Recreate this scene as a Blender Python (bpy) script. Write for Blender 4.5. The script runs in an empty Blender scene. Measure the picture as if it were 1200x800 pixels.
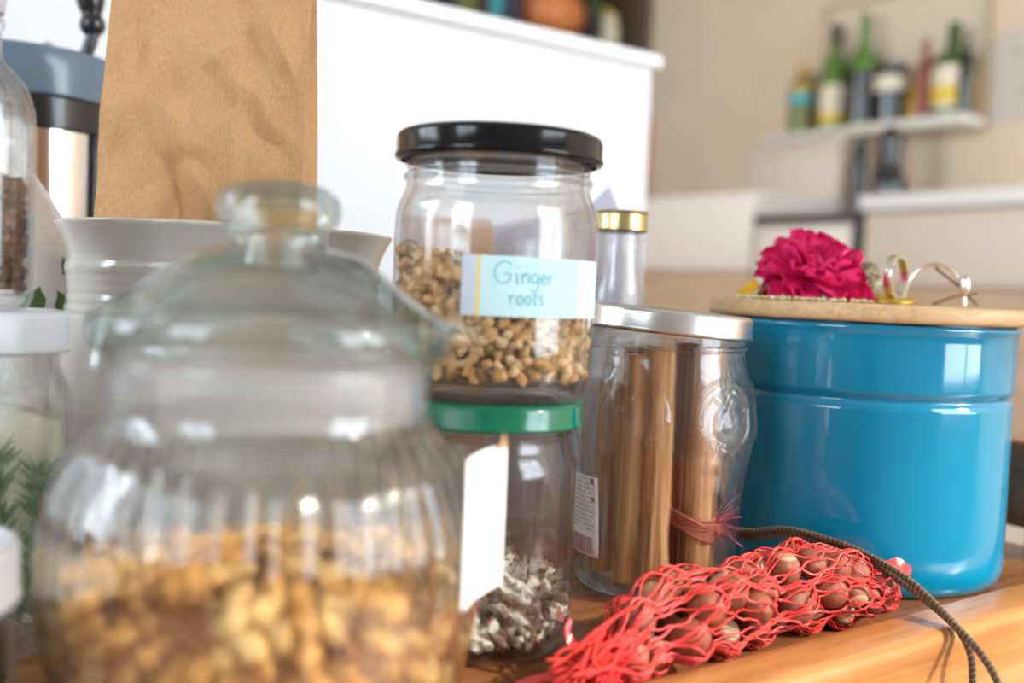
import bpy, bmesh, math, random
import numpy as np
from mathutils import Vector, Matrix, noise

random.seed(7)
np.random.seed(7)
SC = bpy.context.scene
COL = SC.collection
PI = math.pi
D = math.radians

# ------------------------------------------------------------------ camera
cam_data = bpy.data.cameras.new('camera')
cam = bpy.data.objects.new('camera', cam_data)
COL.objects.link(cam)
cam_data.sensor_width = 36.0
cam_data.lens = 36.0
cam_data.clip_start = 0.02
cam_data.dof.use_dof = True
cam_data.dof.focus_distance = 0.475
cam_data.dof.aperture_fstop = 4.0
cam_data.dof.aperture_blades = 9
cam.location = (0, 0, 0.15)
cam.rotation_euler = (Matrix.Rotation(D(-36), 3, 'Z') @ Matrix.Rotation(D(90 - 2.96), 3, 'X')
                      @ Matrix.Rotation(D(2.4), 3, 'Z')).to_euler()
SC.camera = cam

# ------------------------------------------------------------------ world, sun, exposure
world = bpy.data.worlds.new('daylight')
SC.world = world
world.use_nodes = True
wn = world.node_tree
bg = wn.nodes['Background']
bg.inputs['Color'].default_value = (0.80, 0.90, 1.0, 1)
bg.inputs['Strength'].default_value = 9.5

sun_data = bpy.data.lights.new('sun', 'SUN')
sun_data.energy = 5.0
sun_data.angle = D(1.2)
sun_data.color = (1.0, 0.90, 0.76)
sun = bpy.data.objects.new('sun', sun_data)
COL.objects.link(sun)
SUN_DIR = Vector((0.60, -0.78, 0.56)).normalized()
sun.rotation_euler = SUN_DIR.to_track_quat('Z', 'Y').to_euler()
sun.location = (2.0, -3.0, 3.0)

SC.view_settings.view_transform = 'Standard'
SC.view_settings.look = 'None'
SC.view_settings.gamma = 1.0
SC.view_settings.use_curve_mapping = False
SC.view_settings.exposure = 0.33
SC.cycles.max_bounces = 16
SC.cycles.diffuse_bounces = 5
SC.cycles.glossy_bounces = 5
SC.cycles.transmission_bounces = 12
SC.cycles.transparent_max_bounces = 40
SC.cycles.sample_clamp_indirect = 6.0


def portal(name, loc, sx, sy, direction):
    ld = bpy.data.lights.new(name, 'AREA')
    ld.shape = 'RECTANGLE'
    ld.size, ld.size_y = sx, sy
    ld.cycles.is_portal = True
    o = bpy.data.objects.new(name, ld)
    o.location = loc
    o.rotation_euler = (-Vector(direction)).to_track_quat('Z', 'Y').to_euler()
    COL.objects.link(o)


# ------------------------------------------------------------------ materials
def new_mat(name):
    m = bpy.data.materials.new(name)
    m.use_nodes = True
    return m, m.node_tree, m.node_tree.nodes['Principled BSDF']


def plain(name, col, rough=0.5, metal=0.0, coat=0.0, sss=0.0, spec=0.5):
    m, t, b = new_mat(name)
    b.inputs['Base Color'].default_value = (*col, 1)
    b.inputs['Roughness'].default_value = rough
    b.inputs['Metallic'].default_value = metal
    b.inputs['Coat Weight'].default_value = coat
    b.inputs['Coat Roughness'].default_value = 0.05
    b.inputs['Specular IOR Level'].default_value = spec
    if sss:
        b.inputs['Subsurface Weight'].default_value = sss
        b.inputs['Subsurface Radius'].default_value = (0.004, 0.003, 0.002)
    return m


def noisy(name, c1, c2, scale=20.0, rough=0.6, stretch=(1, 1, 1), bump=0.0, detail=6.0, lo=0.35, hi=0.65,
          coord='Object', coat=0.0, bump_scale=None, metal=0.0):
    m, t, b = new_mat(name)
    N, L = t.nodes, t.links
    tc = N.new('ShaderNodeTexCoord')
    mp = N.new('ShaderNodeMapping')
    mp.inputs['Scale'].default_value = stretch
    L.new(tc.outputs[coord], mp.inputs['Vector'])
    nz = N.new('ShaderNodeTexNoise')
    nz.inputs['Scale'].default_value = scale
    nz.inputs['Detail'].default_value = detail
    L.new(mp.outputs['Vector'], nz.inputs['Vector'])
    rp = N.new('ShaderNodeValToRGB')
    rp.color_ramp.elements[0].position = lo
    rp.color_ramp.elements[1].position = hi
    rp.color_ramp.elements[0].color = (*c1, 1)
    rp.color_ramp.elements[1].color = (*c2, 1)
    L.new(nz.outputs['Fac'], rp.inputs['Fac'])
    L.new(rp.outputs['Color'], b.inputs['Base Color'])
    b.inputs['Roughness'].default_value = rough
    b.inputs['Coat Weight'].default_value = coat
    b.inputs['Metallic'].default_value = metal
    if bump:
        bp = N.new('ShaderNodeBump')
        bp.inputs['Strength'].default_value = bump
        bp.inputs['Distance'].default_value = 0.001
        src = nz
        if bump_scale:
            src = N.new('ShaderNodeTexNoise')
            src.inputs['Scale'].default_value = bump_scale
            src.inputs['Detail'].default_value = 4
            L.new(mp.outputs['Vector'], src.inputs['Vector'])
        L.new(src.outputs['Fac'], bp.inputs['Height'])
        L.new(bp.outputs['Normal'], b.inputs['Normal'])
    return m


def wood(name, c1, c2, c3, axis=0, scale=9.0, rough=0.35, coat=0.0, bump=0.15):
    m, t, b = new_mat(name)
    N, L = t.nodes, t.links
    tc = N.new('ShaderNodeTexCoord')
    mp = N.new('ShaderNodeMapping')
    s = [14.0, 14.0, 14.0]
    s[axis] = 1.2
    mp.inputs['Scale'].default_value = s
    L.new(tc.outputs['Object'], mp.inputs['Vector'])
    nz = N.new('ShaderNodeTexNoise')
    nz.inputs['Scale'].default_value = scale
    nz.inputs['Detail'].default_value = 8
    nz.inputs['Roughness'].default_value = 0.65
    nz.inputs['Distortion'].default_value = 0.6
    L.new(mp.outputs['Vector'], nz.inputs['Vector'])
    rp = N.new('ShaderNodeValToRGB')
    e = rp.color_ramp.elements
    e[0].position, e[0].color = 0.30, (*c1, 1)
    e[1].position, e[1].color = 0.70, (*c3, 1)
    k = e.new(0.5)
    k.color = (*c2, 1)
    L.new(nz.outputs['Fac'], rp.inputs['Fac'])
    L.new(rp.outputs['Color'], b.inputs['Base Color'])
    b.inputs['Roughness'].default_value = rough
    b.inputs['Coat Weight'].default_value = coat
    bp = N.new('ShaderNodeBump')
    bp.inputs['Strength'].default_value = bump
    bp.inputs['Distance'].default_value = 0.0006
    L.new(nz.outputs['Fac'], bp.inputs['Height'])
    L.new(bp.outputs['Normal'], b.inputs['Normal'])
    return m


def glass(name, tint=(1, 1, 1), refr=0.2, ior=1.2, rough=0.0, bump=0.0, bump_scale=60.0):
    """thin-walled clear glass: what is behind shows through straight and partly bent, fresnel reflections on top"""
    m = bpy.data.materials.new(name)
    m.use_nodes = True
    t = m.node_tree
    N, L = t.nodes, t.links
    N.clear()
    out = N.new('ShaderNodeOutputMaterial')
    tr = N.new('ShaderNodeBsdfTransparent')
    tr.inputs['Color'].default_value = (*tint, 1)
    rf = N.new('ShaderNodeBsdfGlass')
    rf.inputs['Color'].default_value = (*tint, 1)
    rf.inputs['IOR'].default_value = ior
    rf.inputs['Roughness'].default_value = rough
    gl = N.new('ShaderNodeBsdfGlossy')
    gl.inputs['Roughness'].default_value = 0.02
    # Schlick reflectance, the same from both sides of the thin wall
    fr = N.new('ShaderNodeLayerWeight')
    fr.inputs['Blend'].default_value = 0.5
    pw = N.new('ShaderNodeMath')
    pw.operation = 'POWER'
    pw.inputs[1].default_value = 5.0
    L.new(fr.outputs['Facing'], pw.inputs[0])
    ma = N.new('ShaderNodeMath')
    ma.operation = 'MULTIPLY_ADD'
    ma.inputs[1].default_value = 0.80
    ma.inputs[2].default_value = 0.042
    L.new(pw.outputs[0], ma.inputs[0])
    m1 = N.new('ShaderNodeMixShader')
    m1.inputs['Fac'].default_value = refr
    L.new(tr.outputs[0], m1.inputs[1])
    L.new(rf.outputs[0], m1.inputs[2])
    m2 = N.new('ShaderNodeMixShader')
    L.new(ma.outputs[0], m2.inputs['Fac'])
    L.new(m1.outputs[0], m2.inputs[1])
    L.new(gl.outputs[0], m2.inputs[2])
    L.new(m2.outputs[0], out.inputs['Surface'])
    if bump:
        tc = N.new('ShaderNodeTexCoord')
        nz = N.new('ShaderNodeTexNoise')
        nz.inputs['Scale'].default_value = bump_scale
        nz.inputs['Detail'].default_value = 3
        L.new(tc.outputs['Object'], nz.inputs['Vector'])
        bp = N.new('ShaderNodeBump')
        bp.inputs['Strength'].default_value = bump
        bp.inputs['Distance'].default_value = 0.001
        L.new(nz.outputs['Fac'], bp.inputs['Height'])
        for n in (rf, gl, fr):
            L.new(bp.outputs['Normal'], n.inputs['Normal'])
    return m


M = {}
M['wall_white'] = noisy('white_paint', (0.76, 0.76, 0.77), (0.78, 0.78, 0.79), 8, 0.5)
M['cap_white'] = plain('white_cap', (0.92, 0.92, 0.93), 0.3)
M['wall_beige'] = noisy('beige_plaster', (0.70, 0.545, 0.385), (0.74, 0.58, 0.415), 6, 0.8)
M['room_white'] = noisy('room_plaster', (0.46, 0.43, 0.39), (0.50, 0.47, 0.43), 6, 0.8)
M['floor_wood'] = wood('floor_boards', (0.25, 0.15, 0.08), (0.33, 0.20, 0.11), (0.40, 0.26, 0.15), 1, 3.0, 0.4)
M['table'] = noisy('pale_table_laminate', (0.66, 0.58, 0.47), (0.72, 0.63, 0.52), 12, 0.4)
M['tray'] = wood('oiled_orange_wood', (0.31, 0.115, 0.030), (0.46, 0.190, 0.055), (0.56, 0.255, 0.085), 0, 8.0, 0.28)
M['tray_shaded'] = wood('oiled_wood_shaded', (0.17, 0.060, 0.022), (0.26, 0.100, 0.038), (0.32, 0.14, 0.055), 0, 8.0, 0.25)  # darker copy of the tray wood, shade put into the colour
M['clear'] = glass('clear_jar_glass', (0.99, 0.997, 0.995), 0.22, 1.35)
M['clear_rib'] = glass('ribbed_jar_glass', (0.99, 0.998, 0.994), 0.42, 1.35)
M['clear_emb'] = glass('embossed_jar_glass', (0.99, 0.997, 0.993), 0.36, 1.42, bump=0.04, bump_scale=420)
M['lid_glass'] = glass('thick_lid_glass', (0.995, 1.0, 0.998), 0.42, 1.4)
vt = M['lid_glass'].node_tree
va = vt.nodes.new('ShaderNodeVolumeAbsorption')
va.inputs['Color'].default_value = (0.45, 0.90, 0.82, 1)
va.inputs['Density'].default_value = 9.0
vt.links.new(va.outputs[0], vt.nodes['Material Output'].inputs['Volume'])
M['pane'] = glass('window_pane', (1, 1, 1), 0.0)
def frosted():
    m, t, b = new_mat('frosted_gasket')
    b.inputs['Base Color'].default_value = (0.86, 0.86, 0.88, 1)
    b.inputs['Roughness'].default_value = 0.3
    tr = t.nodes.new('ShaderNodeBsdfTransparent')
    mx = t.nodes.new('ShaderNodeMixShader')
    mx.inputs['Fac'].default_value = 0.20
    t.links.new(tr.outputs[0], mx.inputs[1])
    t.links.new(b.outputs[0], mx.inputs[2])
    t.links.new(mx.outputs[0], t.nodes['Material Output'].inputs['Surface'])
    return m


M['frosted'] = frosted()
M['black_lid'] = plain('black_lid_enamel', (0.006, 0.006, 0.007), 0.15, spec=0.35)
M['green_lid'] = plain('green_lid_enamel', (0.0, 0.135, 0.070), 0.18, coat=0.2)
M['silver'] = plain('silver_lid_metal', (0.78, 0.76, 0.74), 0.30, 1.0)
M['gold_lid'] = plain('pale_gold_lid_metal', (0.62, 0.52, 0.25), 0.30, 1.0)
M['white_lid'] = plain('white_lid_enamel', (0.72, 0.73, 0.78), 0.25)
M['paper_white'] = plain('white_paper', (0.93, 0.93, 0.94), 0.7)
M['label_cyan'] = plain('cyan_label_paper', (0.56, 0.80, 0.84), 0.6)
M['label_pale'] = plain('pale_cyan_label_paper', (0.70, 0.86, 0.88), 0.6)
M['label_grey'] = plain('lilac_label_paper', (0.58, 0.64, 0.74), 0.6)
M['label_yellow'] = plain('yellow_label_line', (0.78, 0.66, 0.28), 0.6)
M['ink_teal'] = plain('teal_ink', (0.18, 0.56, 0.62), 0.6)
M['ink_dark'] = plain('dark_print', (0.10, 0.07, 0.10), 0.6)
M['ink_mauve'] = plain('mauve_print', (0.45, 0.20, 0.28), 0.6)
M['enamel'] = noisy('blue_enamel', (0.0, 0.19, 0.34), (0.0, 0.22, 0.385), 4, 0.10, coat=0.5)
M['lid_gap'] = plain('lid_gap_shade', (0.01, 0.015, 0.03), 0.3)  # near-black tone for the shade in the gap under the lid
M['oak'] = wood('pale_oak', (0.50, 0.30, 0.14), (0.62, 0.40, 0.20), (0.70, 0.48, 0.27), 0, 14.0, 0.5, bump=0.3)
M['crock'] = noisy('grey_cream_glaze', (0.46, 0.44, 0.385), (0.50, 0.48, 0.42), 10, 0.15, coat=0.4)
M['porcelain'] = plain('white_porcelain', (0.88, 0.88, 0.86), 0.15, coat=0.4)
M['leaf'] = plain('green_leaf_paint', (0.09, 0.17, 0.05), 0.4)
M['chrome'] = plain('polished_steel', (0.80, 0.80, 0.82), 0.12, 1.0)
M['blue_grey'] = plain('blue_grey_plastic', (0.13, 0.20, 0.27), 0.25, coat=0.3)
M['black'] = plain('black_plastic', (0.012, 0.013, 0.016), 0.25, coat=0.3)
M['lilac'] = plain('lilac_paper', (0.52, 0.49, 0.57), 0.7)
M['net'] = plain('red_plastic_net', (0.74, 0.055, 0.045), 0.5, spec=0.35)
M['net_film'] = plain('red_plastic_band', (0.85, 0.06, 0.06), 0.3)
M['nut'] = noisy('hazelnut_shell', (0.17, 0.036, 0.018), (0.40, 0.105, 0.052), 160, 0.42, (1, 1, 0.25), 0.3)
M['nut_cap'] = noisy('hazelnut_base', (0.46, 0.26, 0.15), (0.62, 0.40, 0.25), 220, 0.7)
M['cord_a'] = plain('brown_cord', (0.115, 0.060, 0.030), 0.6)
M['cord_b'] = plain('tan_cord_strand', (0.25, 0.145, 0.075), 0.6)
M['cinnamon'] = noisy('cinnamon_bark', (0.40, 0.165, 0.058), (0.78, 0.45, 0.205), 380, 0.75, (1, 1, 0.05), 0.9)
M['cinnamon_shaded'] = noisy('cinnamon_bark_shaded', (0.11, 0.042, 0.018), (0.32, 0.135, 0.06), 380, 0.75, (1, 1, 0.06), 0.6)  # same bark darkened for rear sticks, paints the shaded gaps between them
M['thread'] = noisy('rust_red_thread', (0.30, 0.06, 0.04), (0.48, 0.13, 0.08), 400, 0.9)
M['thread_pink'] = plain('pinkish_red_thread', (0.42, 0.06, 0.10), 0.9)
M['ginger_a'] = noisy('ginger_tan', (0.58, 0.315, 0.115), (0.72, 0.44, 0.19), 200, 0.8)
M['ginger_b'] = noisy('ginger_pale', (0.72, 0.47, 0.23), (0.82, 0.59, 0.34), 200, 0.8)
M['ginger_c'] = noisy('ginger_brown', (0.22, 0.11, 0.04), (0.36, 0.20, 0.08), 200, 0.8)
M['gold_a'] = noisy('golden_chunk', (0.48, 0.21, 0.040), (0.68, 0.36, 0.095), 120, 0.8)
M['gold_b'] = noisy('pale_golden_chunk', (0.64, 0.37, 0.115), (0.78, 0.51, 0.21), 120, 0.8)
M['gold_c'] = noisy('brown_chunk', (0.17, 0.060, 0.016), (0.34, 0.14, 0.042), 120, 0.8)
M['grey_a'] = noisy('grey_petal', (0.40, 0.37, 0.31), (0.62, 0.58, 0.50), 250, 0.9)
M['grey_b'] = noisy('pale_petal', (0.56, 0.52, 0.43), (0.74, 0.70, 0.60), 250, 0.9)
M['grey_c'] = noisy('dark_petal', (0.11, 0.07, 0.05), (0.24, 0.16, 0.11), 250, 0.9)
M['red_petal'] = plain('rosy_petal', (0.36, 0.10, 0.09), 0.8)
M['flower'] = noisy('crimson_petal', (0.58, 0.0, 0.085), (0.84, 0.016, 0.175), 60, 0.6)
M['flower_dark'] = noisy('dark_crimson_petal', (0.20, 0.0, 0.03), (0.36, 0.004, 0.06), 60, 0.65)
M['seed'] = noisy('green_seed', (0.40, 0.37, 0.17), (0.62, 0.56, 0.32), 300, 0.8)
M['yellow_petal'] = plain('yellow_petal', (0.80, 0.48, 0.02), 0.6)
M['brown_bit'] = noisy('dried_brown', (0.16, 0.07, 0.035), (0.30, 0.15, 0.08), 200, 0.8)
M['seedhead'] = noisy('speckled_seed_head', (0.16, 0.09, 0.05), (0.56, 0.50, 0.32), 450, 0.9, lo=0.42, hi=0.58, bump=0.8)
M['brass'] = plain('polished_brass', (0.66, 0.46, 0.08), 0.38, 1.0)
M['pale_metal'] = plain('pale_silver_metal', (0.80, 0.76, 0.66), 0.25, 1.0)
M['herb'] = noisy('rosemary_green', (0.10, 0.20, 0.10), (0.20, 0.33, 0.18), 90, 0.7)
M['clove'] = noisy('dark_spice', (0.05, 0.02, 0.012), (0.17, 0.075, 0.04), 180, 0.85)
M['cream_fill'] = noisy('cream_flakes', (0.62, 0.56, 0.42), (0.74, 0.68, 0.54), 60, 0.9)


def kraft(name):
    m, t, b = new_mat(name)
    N, L = t.nodes, t.links
    tc = N.new('ShaderNodeTexCoord')
    # fibres
    mp = N.new('ShaderNodeMapping')
    mp.inputs['Scale'].default_value = (1, 1, 0.25)
    L.new(tc.outputs['Object'], mp.inputs['Vector'])
    n1 = N.new('ShaderNodeTexNoise')
    n1.inputs['Scale'].default_value = 1500
    n1.inputs['Detail'].default_value = 4
    L.new(mp.outputs['Vector'], n1.inputs['Vector'])
    n2 = N.new('ShaderNodeTexNoise')
    n2.inputs['Scale'].default_value = 18
    n2.inputs['Detail'].default_value = 5
    L.new(tc.outputs['Object'], n2.inputs['Vector'])
    mx = N.new('ShaderNodeMath')
    mx.operation = 'ADD'
    L.new(n1.outputs['Fac'], mx.inputs[0])
    L.new(n2.outputs['Fac'], mx.inputs[1])
    rp = N.new('ShaderNodeValToRGB')
    rp.color_ramp.elements[0].position = 0.70
    rp.color_ramp.elements[1].position = 1.30
    rp.color_ramp.elements[0].color = (0.38, 0.185, 0.070, 1)
    rp.color_ramp.elements[1].color = (0.62, 0.355, 0.155, 1)
    dv = N.new('ShaderNodeMath')
    L.new(mx.outputs[0], rp.inputs['Fac'])
    N.remove(dv)
    rp.color_ramp.elements[1].position = 1.0
    hal = N.new('ShaderNodeMath')
    hal.operation = 'MULTIPLY'
    hal.inputs[1].default_value = 0.75
    L.new(mx.outputs[0], hal.inputs[0])
    L.new(hal.outputs[0], rp.inputs['Fac'])
    rp.color_ramp.elements[0].position = 0.40
    rp.color_ramp.elements[1].position = 1.10
    L.new(rp.outputs['Color'], b.inputs['Base Color'])
    b.inputs['Roughness'].default_value = 0.75
    # fine ribs of machine-glazed kraft
    wv = N.new('ShaderNodeTexWave')
    wv.bands_direction = 'X'
    wv.inputs['Scale'].default_value = 190
    wv.inputs['Distortion'].default_value = 1.0
    L.new(tc.outputs['Object'], wv.inputs['Vector'])
    ad = N.new('ShaderNodeMath')
    ad.operation = 'MULTIPLY_ADD'
    ad.inputs[1].default_value = 0.5
    L.new(wv.outputs['Fac'], ad.inputs[0])
    L.new(n1.outputs['Fac'], ad.inputs[2])
    bp = N.new('ShaderNodeBump')
    bp.inputs['Strength'].default_value = 0.35
    bp.inputs['Distance'].default_value = 0.0004
    L.new(ad.outputs[0], bp.inputs['Height'])
    L.new(bp.outputs['Normal'], b.inputs['Normal'])
    return m


M['kraft'] = kraft('kraft_paper')


# ------------------------------------------------------------------ object helpers
def tag(o, label=None, cat=None, group=None, kind=None):
    if label: o['label'] = label
    if cat: o['category'] = cat
    if group: o['group'] = group
    if kind: o['kind'] = kind
    return o


def empty(name, loc=(0, 0, 0), label=None, cat=None, group=None, rotz=0.0):
    o = bpy.data.objects.new(name, None)
    o.empty_display_size = 0.01
    o.location = loc
    o.rotation_euler = (0, 0, rotz)
    COL.objects.link(o)
    return tag(o, label, cat, group)


def mesh_obj(name, verts, faces, mat, parent=None, smooth=True, midx=None, loc=None, sharp=None):
    me = bpy.data.meshes.new(name)
    me.from_pydata([tuple(v) for v in verts], [], faces)
    mats = mat if isinstance(mat, (list, tuple)) else [mat]
    for mm in mats:
        me.materials.append(mm)
    if midx is not None:
        me.polygons.foreach_set('material_index', midx)
    bm = bmesh.new()
    bm.from_mesh(me)
    bmesh.ops.recalc_face_normals(bm, faces=bm.faces)
    bm.to_mesh(me)
    bm.free()
    if smooth:
        me.polygons.foreach_set('use_smooth', [True] * len(me.polygons))
        me.set_sharp_from_angle(angle=D(sharp if sharp else 40))
    me.update()
    o = bpy.data.objects.new(name, me)
    if loc: o.location = loc
    COL.objects.link(o)
    if parent: o.parent = parent
    return o


def lathe(profile, seg=64, closed=False, mod=None):
    """profile of (r, z); closed loops make shells; mod(theta, r, z, k) may change r"""
    V, F = [], []
    n = len(profile)
    idx = []
    for k, (r, z) in enumerate(profile):
        if r < 1e-6:
            V.append((0, 0, z))
            idx.append([len(V) - 1] * seg)
        else:
            row = []
            for i in range(seg):
                a = 2 * PI * i / seg
                rr = mod(a, r, z, k) if mod else r
                V.append((rr * math.cos(a), rr * math.sin(a), z))
                row.append(len(V) - 1)
            idx.append(row)
    for k in range(n if closed else n - 1):
        A, B = idx[k], idx[(k + 1) % n]
        for i in range(seg):
            j = (i + 1) % seg
            f = [A[i], A[j], B[j], B[i]]
            g = []
            for v in f:
                if v not in g: g.append(v)
            if len(g) >= 3: F.append(g)
    return V, F


def spline(pts, per=6):
    """Catmull-Rom through (r, z) points"""
    P = [np.array(p, float) for p in pts]
    out = []
    for i in range(len(P) - 1):
        p0 = P[max(i - 1, 0)]; p1 = P[i]; p2 = P[i + 1]; p3 = P[min(i + 2, len(P) - 1)]
        for s in range(per):
            t = s / per
            out.append(0.5 * ((2 * p1) + (-p0 + p2) * t + (2 * p0 - 5 * p1 + 4 * p2 - p3) * t * t
                              + (-p0 + 3 * p1 - 3 * p2 + p3) * t ** 3))
    out.append(P[-1])
    return out


def sp2(pts, per=6):
    return [(max(float(p[0]), 0.0), float(p[1])) for p in spline(pts, per)]


def box(x0, x1, y0, y1, z0, z1, bev=0.0, seg=2):
    bm = bmesh.new()
    bmesh.ops.create_cube(bm, size=1.0)
    for v in bm.verts:
        v.co = ((x0 + x1) / 2 + v.co.x * (x1 - x0), (y0 + y1) / 2 + v.co.y * (y1 - y0), (z0 + z1) / 2 + v.co.z * (z1 - z0))
    if bev:
        bmesh.ops.bevel(bm, geom=list(bm.edges), offset=bev, segments=seg, affect='EDGES', profile=0.5)
    V = [tuple(v.co) for v in bm.verts]
    for i, v in enumerate(bm.verts): v.index = i
    F = [[v.index for v in f.verts] for f in bm.faces]
    bm.free()
    return V, F


def join(*vf):
    V, F = [], []
    for v, f in vf:
        o = len(V)
        V += list(v)
        F += [[i + o for i in q] for q in f]
    return V, F


def tube(pts, r, seg=8, twist=0.0, lobes=0, lobe=0.0, caps=True):
    P = [Vector(p) for p in pts]
    n = len(P)
    rad = r if hasattr(r, '__len__') else [r] * n
    V, F = [], []
    up = Vector((0, 0, 1))
    t0 = (P[1] - P[0]).normalized()
    nrm = t0.cross(up)
    if nrm.length < 1e-3: nrm = t0.cross(Vector((1, 0, 0)))
    nrm.normalize()
    s = 0.0
    for i in range(n):
        t = (P[min(i + 1, n - 1)] - P[max(i - 1, 0)]).normalized()
        nrm = (nrm - t * nrm.dot(t)).normalized()
        b = t.cross(nrm)
        if i: s += (P[i] - P[i - 1]).length
        for k in range(seg):
            a = 2 * PI * k / seg
            rr = rad[i] * (1 + lobe * math.cos(lobes * a)) if lobes else rad[i]
            aa = a + twist * s
            V.append(P[i] + nrm * rr * math.cos(aa) + b * rr * math.sin(aa))
    for i in range(n - 1):
        for k in range(seg):
            j = (k + 1) % seg
            F.append([i * seg + k, i * seg + j, (i + 1) * seg + j, (i + 1) * seg + k])
    if caps:
        F.append([k for k in range(seg)][::-1])
        F.append([(n - 1) * seg + k for k in range(seg)])
    return [tuple(v) for v in V], F


def curve3(pts, per=10):
    return [Vector(p) for p in spline(pts, per)]


def moved(vf, off=(0, 0, 0), rot=None, scale=None):
    V, F = vf
    out = []
    for v in V:
        w = Vector(v)
        if scale: w = Vector((w.x * scale[0], w.y * scale[1], w.z * scale[2]))
        if rot: w = rot @ w
        out.append(tuple(w + Vector(off)))
    return out, F


def structure(name, vf, mat, smooth=False):
    o = mesh_obj(name, *vf, mat, smooth=smooth)
    o['kind'] = 'structure'
    return o


def blob(seed, sub=2, amp=0.35, freq=1.5):
    bm = bmesh.new()
    bmesh.ops.create_icosphere(bm, subdivisions=sub, radius=1.0)
    off = Vector((seed * 3.1, seed * 1.7, seed * 5.3))
    for v in bm.verts:
        v.co *= 1 + amp * noise.noise(v.co * freq + off) * 1.6
    for i, v in enumerate(bm.verts): v.index = i
    V = np.array([tuple(v.co) for v in bm.verts])
    F = [[v.index for v in f.verts] for f in bm.faces]
    bm.free()
    return V, F


def rand_rot():
    q = np.random.normal(size=4)
    q /= np.linalg.norm(q)
    w, x, y, z = q
    return np.array([[1 - 2 * (y * y + z * z), 2 * (x * y - z * w), 2 * (x * z + y * w)],
                     [2 * (x * y + z * w), 1 - 2 * (x * x + z * z), 2 * (y * z - x * w)],
                     [2 * (x * z - y * w), 2 * (y * z + x * w), 1 - 2 * (x * x + y * y)]])


def pile(name, spots, shapes, sizes, mats, weights, label, cat, core=None, core_mat=None, stretch=None, weight_fn=None):
    """one uncounted heap: every spot gets a randomly turned lump; faces carry one of several materials"""
    V, F, MI = [], [], []
    off = 0
    for p in spots:
        sv, sf = random.choice(shapes)
        s = random.uniform(*sizes)
        st = np.array([random.uniform(*q) for q in stretch]) if stretch else np.ones(3)
        v = (sv * st * s) @ rand_rot().T + np.array(p)
        w = weight_fn(p) if weight_fn else weights
        mi = random.choices(range(len(mats)), w)[0]
        V += v.tolist()
        F += [[i + off for i in f] for f in sf]
        MI += [mi] * len(sf)
        off += len(sv)
    ms = list(mats)
    if core:
        cv, cf = core
        V += list(cv)
        F += [[i + off for i in f] for f in cf]
        MI += [len(ms)] * len(cf)
        ms.append(core_mat)
    o = mesh_obj(name, V, F, ms, smooth=True, midx=MI, sharp=60)
    tag(o, label, cat, None, 'stuff')
    return o


RIGHT = Vector((0.809, -0.588, 0))     # along the shelf towards the kitchen
AWAY = Vector((0.588, 0.809, 0))


# ================================================================== SETTING
ZF = -0.47
XL, XR, YF, YB, ZC = -1.8, 2.47, -1.8, 3.0, 2.15
structure('floor', box(XL - .1, XR + .1, YF - .1, YB + .1, ZF - .1, ZF), M['floor_wood'])
structure('ceiling', box(XL - .1, XR + .1, YF - .1, YB + .1, ZC, ZC + .1), M['room_white'])
structure('wall_right', box(XR, XR + .1, YF - .1, YB + .1, ZF, ZC), M['wall_beige'])
structure('wall_back', box(XL - .1, XR, YB, YB + .1, ZF, ZC), M['wall_beige'])


def wall_with_hole(name, axis, pos, thick, a0, a1, h0, h1, hz0, hz1, mat):
    """wall lying across axis ('x' or 'y' constant) with one window opening"""
    def bx(u0, u1, z0, z1):
        return box(pos, pos + thick, u0, u1, z0, z1) if axis == 'x' else box(u0, u1, pos, pos + thick, z0, z1)
    return structure(name, join(bx(a0, h0, ZF, ZC), bx(h1, a1, ZF, ZC), bx(h0, h1, ZF, hz0), bx(h0, h1, hz1, ZC)), mat)


def window(name, axis, pos, h0, h1, z0, z1, nm):
    w = 0.06
    def bx(u0, u1, a, b, d0=0.0, d1=0.05):
        return box(pos + d0, pos + d1, u0, u1, a, b) if axis == 'x' else box(u0, u1, pos + d0, pos + d1, a, b)
    parts = [bx(h0, h0 + w, z0, z1), bx(h1 - w, h1, z0, z1), bx(h0 + w, h1 - w, z0, z0 + w), bx(h0 + w, h1 - w, z1 - w, z1)]
    xs = [h0 + w + (h1 - h0 - 2 * w) * i / nm for i in range(nm + 1)]
    for x in xs[1:-1]:
        parts.append(bx(x - .025, x + .025, z0 + w, z1 - w))
    o = structure(name, join(*parts), M['cap_white'])
    for i in range(nm):
        a = xs[i] + (0.025 if i else 0)
        b = xs[i + 1] - (0.025 if i < nm - 1 else 0)
        mesh_obj('pane', *bx(a, b, z0 + w, z1 - w, .022, .028), M['pane'], parent=o, smooth=False)
    return o


wall_with_hole('wall_front', 'y', YF - .1, .1, XL - .1, XR + .1, 0.75, 2.40, -0.15, 1.72, M['room_white'])
window('window_1', 'y', YF - .075, 0.75, 2.40, -0.15, 1.72, 2)
def bxl(u0, u1, z0, z1): return box(XL - .1, XL, u0, u1, z0, z1)


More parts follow.
